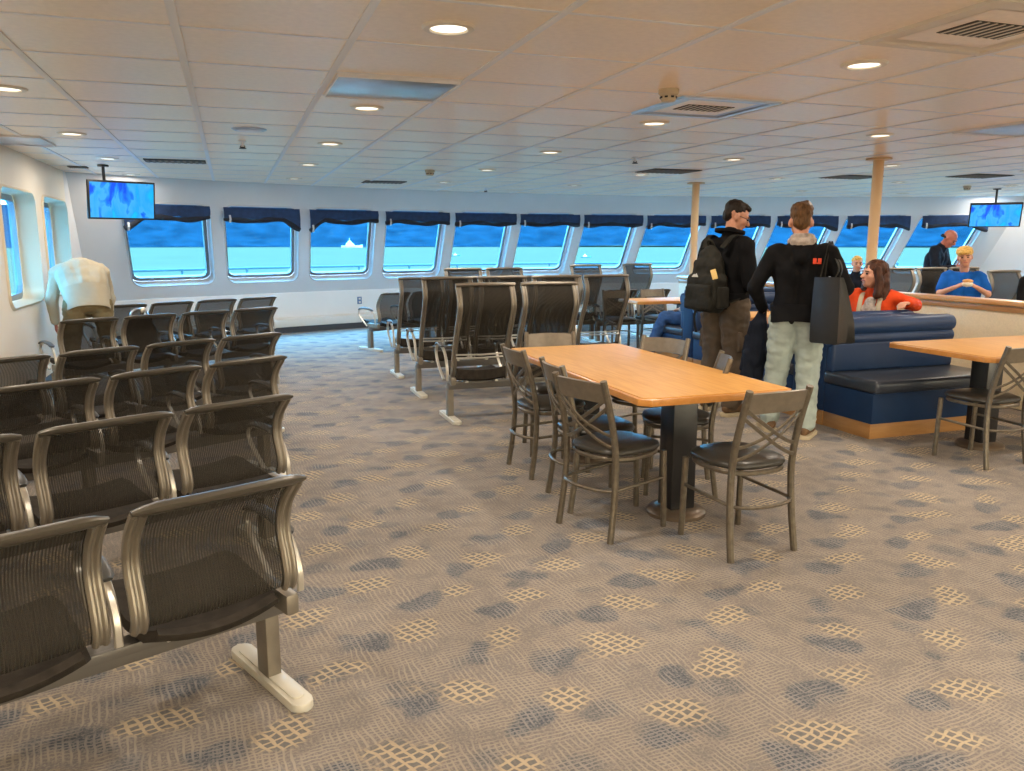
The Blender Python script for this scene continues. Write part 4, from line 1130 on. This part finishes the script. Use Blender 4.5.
# --- man with backpack: faces right, looks down at his hands
k1 = 1.035
J = scale_pos(J_stand(head=(.0, .085, 1.655), neck=(0, .015, 1.51), chest=(0, .0, 1.30), face=(.66, .75, -.42),
    elL=(-.27, -.04, 1.12), elR=(.25, -.03, 1.12), wrL=(-.09, .25, 1.02), wrR=(.10, .25, 1.03), hdL=(.35, .9, .1), hdR=(-.35, .9, .1), pnL=(1, 0, .3), pnR=(-1, 0, .3), thL=(0, .2, 1), thR=(0, .2, 1),
    knL=(-.13, .03, .5), anL=(-.16, .0, .085), ftL=(-.19, .13, .045), knR=(.11, .0, .5), anR=(.14, -.05, .085), ftR=(.17, .08, .045)), k1)
man1, G1, Q1 = person('standing man with glasses and dark backpack looking down, brown cargo trousers', (4.07, 6.05, 0), R(-72), J, 'black_cloth', 'cargo', 'shoe_brown', ('hair_dark', 'short'), vox=.008, k=k1, sole='sole', leg=1.25, head_k=1.06)
# glasses
m = MB(); hd = G1['head']
def P1(x, y, z): return hd + Q1 @ (V((x, y, z)) * k1)
for s_ in (-1, 1):
    m.tube([P1(s_ * .034 + .022 * cos(a), .100, .004 + .017 * sin(a)) for a in [2 * pi * k / 12 for k in range(12)]], .0025, 6, True)
    m.tube([P1(s_ * .056, .098, .008), P1(s_ * .078, .05, .01), P1(s_ * .08, -.01, .008)], .0025, 6)
m.tube([P1(-.012, .103, .006), P1(.012, .103, .006)], .0025, 6); m.build('glasses', M['dark'], man1)
m = MB()   # raised collar
ring = [G1['neck'] + V((.085 * cos(a), .08 * sin(a) - .005, .025 + .02 * -sin(a))) for a in [2 * pi * k / 20 for k in range(20)]]
m.sweep(ring, [(-.012, -.045), (.012, -.045), (.012, .045), (-.012, .045)], V((0, 0, 1)).cross(V((0, 0, 1))) if False else V((.01, .02, 1)), True); 
m.build('collar', M['black_cloth'], man1)
# cargo pockets
for s_, kn in ((-1, G1['knL']), (1, G1['knR'])):
    m = MB(); m.box(kn + V((s_ * .09, 0, .14)), (.035, .15, .17), .012, Matrix.Rotation(R(-3 * s_), 3, 'Y')); m.build('cargo_pocket', M['cargo'], man1)

# backpack on his back (own thing)
bp_loc = (4.07, 6.05, 0.0)
t = thing('backpack', 'olive black backpack with yellow tag on the back of the man in glasses', 'backpack', bp_loc, R(-72))
m = MB()
m.box((0, -.265, 1.09), (.33, .19, .30), .06); m.box((0, -.25, 1.24), (.28, .16, .26), .07); m.ell((0, -.235, 1.36), (.115, .07, .12)); m.cap((-.1, -.25, .98), .075, (.1, -.25, .98), .075)
remeshed(m, 'main_compartment', M['pack'], t, .01, 6, .010, 12)
m = MB(); m.box((0, -.365, 1.05), (.26, .07, .20), .03); m.box((0, -.36, .99), (.29, .075, .11), .03); remeshed(m, 'front_pocket', M['pack'], t, .009, 4, .004, 18)
for s_ in (-1, 1):
    m = MB(); m.bar(ip([V((s_ * .09, -.20, 1.45)), V((s_ * .13, -.09, 1.555)), V((s_ * .145, .06, 1.50)), V((s_ * .16, .145, 1.34)), V((s_ * .19, .10, 1.14)), V((s_ * .17, -.08, 1.02)), V((s_ * .13, -.2, .99))], 5), .055, .012, V((1, 0, 0))); m.build('shoulder_strap', M['pack'], t)
    m = MB(); m.box((s_ * .168, -.26, 1.04), (.045, .13, .18), .02); m.build('side_pocket', M['pack'], t)
m = MB(); m.box((.13, -.335, 1.235), (.045, .012, .085), .004, Matrix.Rotation(R(-22), 3, 'Y') @ Matrix.Rotation(R(30), 3, 'Z')); m.build('luggage_tag', M['tag'], t)
m = MB(); m.X = Matrix.Translation((-.03, -.385, 1.21)) @ Matrix.Rotation(R(-14), 4, 'X'); m.prism([(-.035, 0), (-.012, .026), (-.002, .016), (.010, .032), (.035, 0)], -.004, .0, ax='y'); m.build('peak_logo', M['logo_grey'], t)
m = MB(); m.tube(ip([V((-.03, -.22, 1.46)), V((-.02, -.25, 1.51)), V((.02, -.25, 1.51)), V((.03, -.22, 1.46))], 4), .009, 8); m.build('grab_handle', M['pack'], t)
m = MB(); m.bar(ip([V((-.13, -.2, .98)), V((-.16, -.22, .86)), V((-.15, -.2, .72))], 4), .025, .004); m.build('hanging_strap', M['pack'], t)

# --- man with tote: back to camera
k2 = .995
J = scale_pos(J_stand(head=(-.02, .04, 1.655), neck=(0, .0, 1.51), face=(-.10, 1, -.12),
    shL=(-.20, -.02, 1.42), shR=(.20, -.02, 1.42), elL=(-.33, -.02, 1.16), wrL=(-.27, .15, .98), hdL=(.1, .55, -.8), elR=(.33, -.05, 1.17), wrR=(.20, .2, 1.14), hdR=(-.55, .8, .15), pnR=(-.3, .0, -1), pnL=(1, 0, 0), thR=(-.5, .5, .6),
    knL=(-.135, .06, .5), anL=(-.17, .09, .085), ftL=(-.22, .22, .045), knR=(.095, .0, .5), anR=(.11, -.07, .085), ftR=(.14, .06, .045)), k2)
man2, G2, Q2 = person('standing person in black hooded jacket and pale jeans, back to the camera', (4.11, 5.14, 0), R(-40), J, 'black_cloth', 'jeans_pale', 'shoe_brown', ('hair_brown', 'shaggy'), vox=.008, k=k2, hood=True, leg=1.14, head_k=1.06, sole='sole', facep=True)
m = MB(); m.cap(G2['neck'] + V((-.05, -.035, .0)), .045, G2['neck'] + V((.05, -.035, .0)), .045); m.cap(G2['neck'] + V((-.055, .03, .0)), .04, G2['neck'] + V((.055, .03, .0)), .04); m.cap(G2['neck'] + V((-.055, -.03, .03)), .035, G2['neck'] + V((.055, -.03, .03)), .035)
m.cap(G2['neck'] + V((-.075, .0, .0)), .035, G2['neck'] + V((-.06, .03, .0)), .035); m.cap(G2['neck'] + V((.075, .0, .0)), .035, G2['neck'] + V((.06, .03, .0)), .035)
remeshed(m, 'scarf', M['grey_cloth'], man2, .008, 3, .006, 30)
m = MB()
for dx in (-.017, .017):
    m.box((.115 + dx, -.128, 1.36), (.026, .006, .042), .003)
m.box((.115, -.128, 1.345), (.05, .005, .010), .002); m.build('chest_patch', M['logo_orange'], man2)
hem_band('jacket_hem', man2, G2['pelvis'] + V((0, 0, -.045)), (0, 0, 1), (1, 0, 0), M['black_cloth'], .198, .145, .13, 1.03)
hem_band('jacket_hem', man1, G1['pelvis'] + V((0, 0, -.05)), (0, 0, 1), (1, 0, 0), M['black_cloth'], .198, .150, .14, 1.02)

# black tote on the shoulder
bx0, by0 = 4.035, 4.90
t = thing('tote_bag', 'big black tote bag on the right shoulder of the person in pale jeans', 'bag', (bx0, by0, 0))
rr_, aw = V((.77, -.64, 0)), V((.64, .77, 0)); e1 = rr_ * cos(R(38)) - aw * sin(R(38)); e2 = rr_ * sin(R(38)) + aw * cos(R(38))
m = MB(); rows = []
for z, w0, w1, dd in ((.765, .012, .225, .19), (.775, .0, .238, .205), (.92, -.003, .238, .18), (1.08, .002, .232, .12), (1.19, .006, .226, .075), (1.245, .010, .222, .045)):
    loop = []
    for (a0, b0, a1, b1) in ((w0, 0, w1, 0), (w1, 0, w1, dd), (w1, dd, w0, dd), (w0, dd, w0, 0)):
        for q in range(6):
            u_ = q / 6; bow = .010 * sin(pi * u_) * (1 if (b0 == b1) else -1.2)
            a_ = a0 + (a1 - a0) * u_; b_ = b0 + (b1 - b0) * u_
            if b0 == b1: b_ += -bow if b0 == 0 else bow
            else: a_ += bow * (1 if a0 == w1 else -1)
            loop.append(e1 * a_ + e2 * b_ + V((0, 0, z + .006 * sin(9 * a_ + 4 * b_))))
    rows.append(loop + [loop[0]])
m.sheet(rows); m._f([m.v(p) for p in rows[0][:-1]]); bmesh.ops.remove_doubles(m.bm, verts=m.bm.verts, dist=.0006)
m.build('bag_body', M['tote'], t, 50)
SH = Matrix.Translation((4.11 - bx0, 5.14 - by0, 0)) @ Matrix.Rotation(R(-40), 4, 'Z')
sh_top = SH @ V((.19, -.03, 1.495)); sh_fr = SH @ V((.21, .06, 1.44)); sh_bk = SH @ V((.17, -.12, 1.40))
for q, dd in ((.07, .0), (.17, .05)):
    p0 = e1 * .06 + e2 * dd + V((0, 0, 1.24)); p1 = e1 * .18 + e2 * dd + V((0, 0, 1.24)); of = e2 * dd * .6
    m = MB(); m.bar(ip([p0, sh_bk.lerp(p0, .35) + of * .5, sh_bk + of, sh_top + of, sh_fr + of, sh_fr.lerp(p1, .6) + e1 * .05, p1], 5), .026, .006, V((0.6, .5, 0.1))); m.build('strap', M['pack'], t)
# dark jacket carried in his left hand
t = thing('carried_jacket', 'dark jacket hanging from the left hand of the person in pale jeans', 'jacket', (4.11, 5.14, 0), R(-40))
m = MB(); m.cap((-.28, .17, .95), .04, (-.30, .14, .84), .07); m.cap((-.30, .14, .84), .075, (-.32, .12, .58), .085); m.cap((-.36, .10, .62), .055, (-.37, .08, .40), .05); m.cap((-.27, .14, .6), .055, (-.29, .13, .42), .045)
remeshed(m, 'jacket_body', M['navy_cloth'], t, .011, 4, .014, 11, (1, 1, .5))
m = MB(); m.cap((-.36, .12, .74), .04, (-.39, .1, .50), .034); remeshed(m, 'sleeve', M['navy_cloth'], t, .011, 3, .008, 14)

def J_sit(**o):
    d = dict(pelvis=(0, 0, .56), chest=(0, .03, .90), neck=(0, .01, 1.10), head=(0, .05, 1.235), face=(0, 1, -.05),
             shL=(-.18, .0, 1.02), shR=(.18, .0, 1.02), elL=(-.24, .05, .76), elR=(.24, .05, .76), wrL=(-.13, .27, .72), wrR=(.13, .27, .72),
             hdL=(.6, .7, -.1), hdR=(-.6, .7, -.1), pnL=(.2, 0, -1), pnR=(-.2, 0, -1), thL=(1, .3, 0), thR=(-1, .3, 0),
             hipL=(-.095, .02, .545), hipR=(.095, .02, .545), knL=(-.12, .44, .52), knR=(.12, .44, .52), anL=(-.13, .47, .09), anR=(.13, .47, .09),
             ftL=(-.14, .60, .045), ftR=(.14, .60, .045), sz=0.0)
    d.update(o); return {a: (V(b_) if isinstance(b_, tuple) else b_) for a, b_ in d.items()}
# woman in orange, sits sideways on the bench behind the blue back, facing left
J = J_sit(head=(0, .05, 1.20), neck=(0, .0, 1.065), face=(.66, .74, .06), chest=(0, .0, .88), shL=(-.175, .0, .99), shR=(.175, .0, .99),
          elL=(-.33, -.16, .92), wrL=(-.32, .08, .955), hdL=(.2, 1, 0), pnL=(0, 0, -1), thL=(1, 0, 0))
wom, G3, Q3 = person('seated woman with long dark hair and orange jacket looking left over the blue bench', (5.68, 6.05, 0), R(122), J, 'orange_cloth', 'navy_cloth', 'dark' if False else 'shoe_brown', ('hair_auburn', 'long'), vox=.010, head_k=1.07)
m = MB(); m.cap(G3['chest'] + V((0, .075, -.2)), .065, G3['chest'] + V((0, .07, .06)), .06); m.cap(G3['chest'] + V((-.05, .07, .0)), .06, G3['chest'] + V((.05, .07, .0)), .06)
remeshed(m, 'shirt', M['grey_cloth'], wom, .01, 3, .004, 30)
m = MB()
for s_ in (-1, 1): m.bar(ip([G3['neck'] + V((s_ * .07, -.03, .0)), G3['neck'] + V((s_ * .085, .07, -.06)), G3['chest'] + V((s_ * .085, .135, .02)), G3['chest'] + V((s_ * .10, .135, -.2))], 4), .04, .02, V((1, 0, 0)))
m.build('jacket_lining', M['cream_cloth'], wom)

# boy in blue T-shirt behind the half wall, eating
k4 = .93
J = scale_pos(J_sit(head=(0.01, .06, 1.30), neck=(0, .02, 1.165), chest=(0, .04, .95), shL=(-.17, .0, 1.08), shR=(.17, .0, 1.08), face=(.08, 1, -.05), hup=(.12, 0, 1), elL=(-.24, .14, .90), elR=(.24, .14, .90), wrL=(-.10, .33, .985), wrR=(.10, .33, .985),
    hdL=(.55, .3, .3), hdR=(-.55, .3, .3), pnL=(1, .2, 0), pnR=(-1, .2, 0), thL=(.2, 0, 1), thR=(-.2, 0, 1)), 1.0)
boy, G4, Q4 = person('boy with blond hair in blue T-shirt eating behind the wooden cap of the half wall', (7.80, 6.98, 0.03), R(138), J, 'blue_cloth', 'jeans_blue', 'shoe_brown', ('hair_blond', 'mop'), vox=.009, k=.92, topname='t_shirt', short=True, tamp=.006, head_k=1.0)
t = thing('sandwich', 'wrapped sandwich held in the hands of the boy in the blue T-shirt', 'sandwich', (7.80, 6.98, .03), R(138))
m = MB(); m.ell((0, .42, 1.055), (.055, .05, .022)); m.build('bun', M['bread'], t); m = MB(); m.ell((0, .42, 1.02), (.06, .055, .030)); remeshed(m, 'wrapper', M['paper'], t, .008, 2, .006, 40)
# bald man farther right, leaning
J = J_stand(head=(0, .22, 1.55), neck=(0, .12, 1.43), chest=(0, .06, 1.25), shL=(-.19, .08, 1.36), shR=(.19, .08, 1.36), face=(.1, 1, -.75), elL=(-.27, .15, 1.08), elR=(.27, .15, 1.08), wrL=(-.08, .36, 1.1), wrR=(.08, .36, 1.1), hdL=(.4, .8, .2), hdR=(-.4, .8, .2), pnL=(1, 0, .2), pnR=(-1, 0, .2), thL=(0, 0, 1), thR=(0, 0, 1))
person('bald man in dark jacket looking down, standing by the last front window', (10.5, 10.0, 0), R(205), J, 'navy_cloth', 'navy_cloth', 'shoe_brown', ('hair_dark', 'rim'), skin='skin_red', vox=.012, k=1.12)
# blond child between pole and woman
J = scale_pos(J_sit(), .95)
person('child with light hair and dark top peering past the right pole', (8.40, 9.32, .02), R(150), J, 'navy_cloth', 'jeans_blue', 'shoe_brown', ('hair_blond', 'short'), vox=.012, k=.9)
# dark-clothed person cut by the right edge
J = J_sit()
person('person in dark jacket cut off by the right edge of the picture', (8.38, 6.50, 0.05), R(168), J, 'black_cloth', 'navy_cloth', 'shoe_brown', ('hair_dark', 'short'), vox=.012)
# seated person in jeans behind the backpack
J = J_sit(knL=(-.12, .50, .58), knR=(.10, .51, .55), anL=(-.13, .70, .11), anR=(.12, .68, .11), ftL=(-.14, .83, .06), ftR=(.13, .81, .06), wrL=(-.10, .30, .68), wrR=(.08, .30, .68))
person('person in blue jeans seated at the far table, mostly hidden by the backpack', (5.66, 8.84, -.02), R(48), J, 'grey_cloth', 'jeans_blue', 'dark' if False else 'shoe_brown', ('hair_brown', 'short'), vox=.012)
# old man bending over by the left windows
J = J_stand(pelvis=(0, -.05, .88), chest=(0, .20, 1.17), neck=(0, .40, 1.19), head=(0, .53, 1.07), face=(0, .55, -1), hup=(0, 1, .4),
            shL=(-.21, .30, 1.17), shR=(.21, .30, 1.17), elL=(-.29, .30, .90), elR=(.27, .33, .90), wrL=(-.27, .33, .66), wrR=(.25, .42, .66), hdL=(0, .1, -1), hdR=(0, .3, -1),
            hipL=(-.12, -.06, .86), hipR=(.12, -.06, .86), knL=(-.17, -.02, .48), knR=(.17, -.02, .48), anL=(-.20, -.06, .085), anR=(.20, -.06, .085), ftL=(-.23, .07, .045), ftR=(.23, .07, .045))
old, G5, Q5 = person('man in cream jacket and khaki trousers bending forward by the left windows', (-1.44, 9.42, 0), R(16), J, 'cream_cloth', 'khaki', 'shoe_brown', ('hair_brown', 'short'), skin='skin_red', vox=.011, k=1.06, tamp=.012, tinf=.04)
hem_band('jacket_hem', old, G5['pelvis'] + V((0, -.02, -.09)), (0, .42, 1), (1, 0, 0), M['cream_cloth'], .215, .185, .24, .97, .006)
# black bag on the fifth row
dg = R(28); ft = foot_of(.47, 9.10, 28)
xl = -PITCH * 2.5 + .02
t = thing('travel_bag', 'black bag with silver handle standing on a seat of the fifth low row', 'bag', (ft[0] + cos(dg) * xl - sin(dg) * .0, ft[1] + sin(dg) * xl + cos(dg) * .0, 0), dg)
m = MB(); m.ell((0, -.03, .60), (.17, .10, .17)); m.cap((-.11, -.02, .49), .075, (.11, -.02, .49), .075); m.ell((0, -.04, .68), (.13, .08, .12)); remeshed(m, 'bag_body', M['black_cloth'], t, .011, 4, .006, 14)
m = MB(); m.tube(ip([V((-.09, -.03, .76)), V((-.07, -.03, .83)), V((0, -.03, .85)), V((.06, -.03, .83)), V((.09, -.03, .76))], 5), .010, 8); m.build('handle', M['steel'], t)
m = MB(); m.box((.03, -.05, .84), (.05, .03, .05), .01); m.build('buckle', M['seat_silver'], t)

# ------------------------------------------------------------------ light, world, view
w = bpy.data.worlds.new('World'); S.world = w; w.use_nodes = True
bg = w.node_tree.nodes['Background']; bg.inputs['Color'].default_value = (0.45, 0.72, 1.0, 1); bg.inputs['Strength'].default_value = 34.0
S.view_settings.view_transform = 'Standard'; S.view_settings.look = 'None'; S.view_settings.gamma = 1; S.view_settings.use_curve_mapping = False
S.view_settings.exposure = 0.12
S.cycles.use_denoising = True; S.cycles.max_bounces = 8; S.cycles.transparent_max_bounces = 24; S.cycles.diffuse_bounces = 5
S.cycles.sample_clamp_indirect = 8
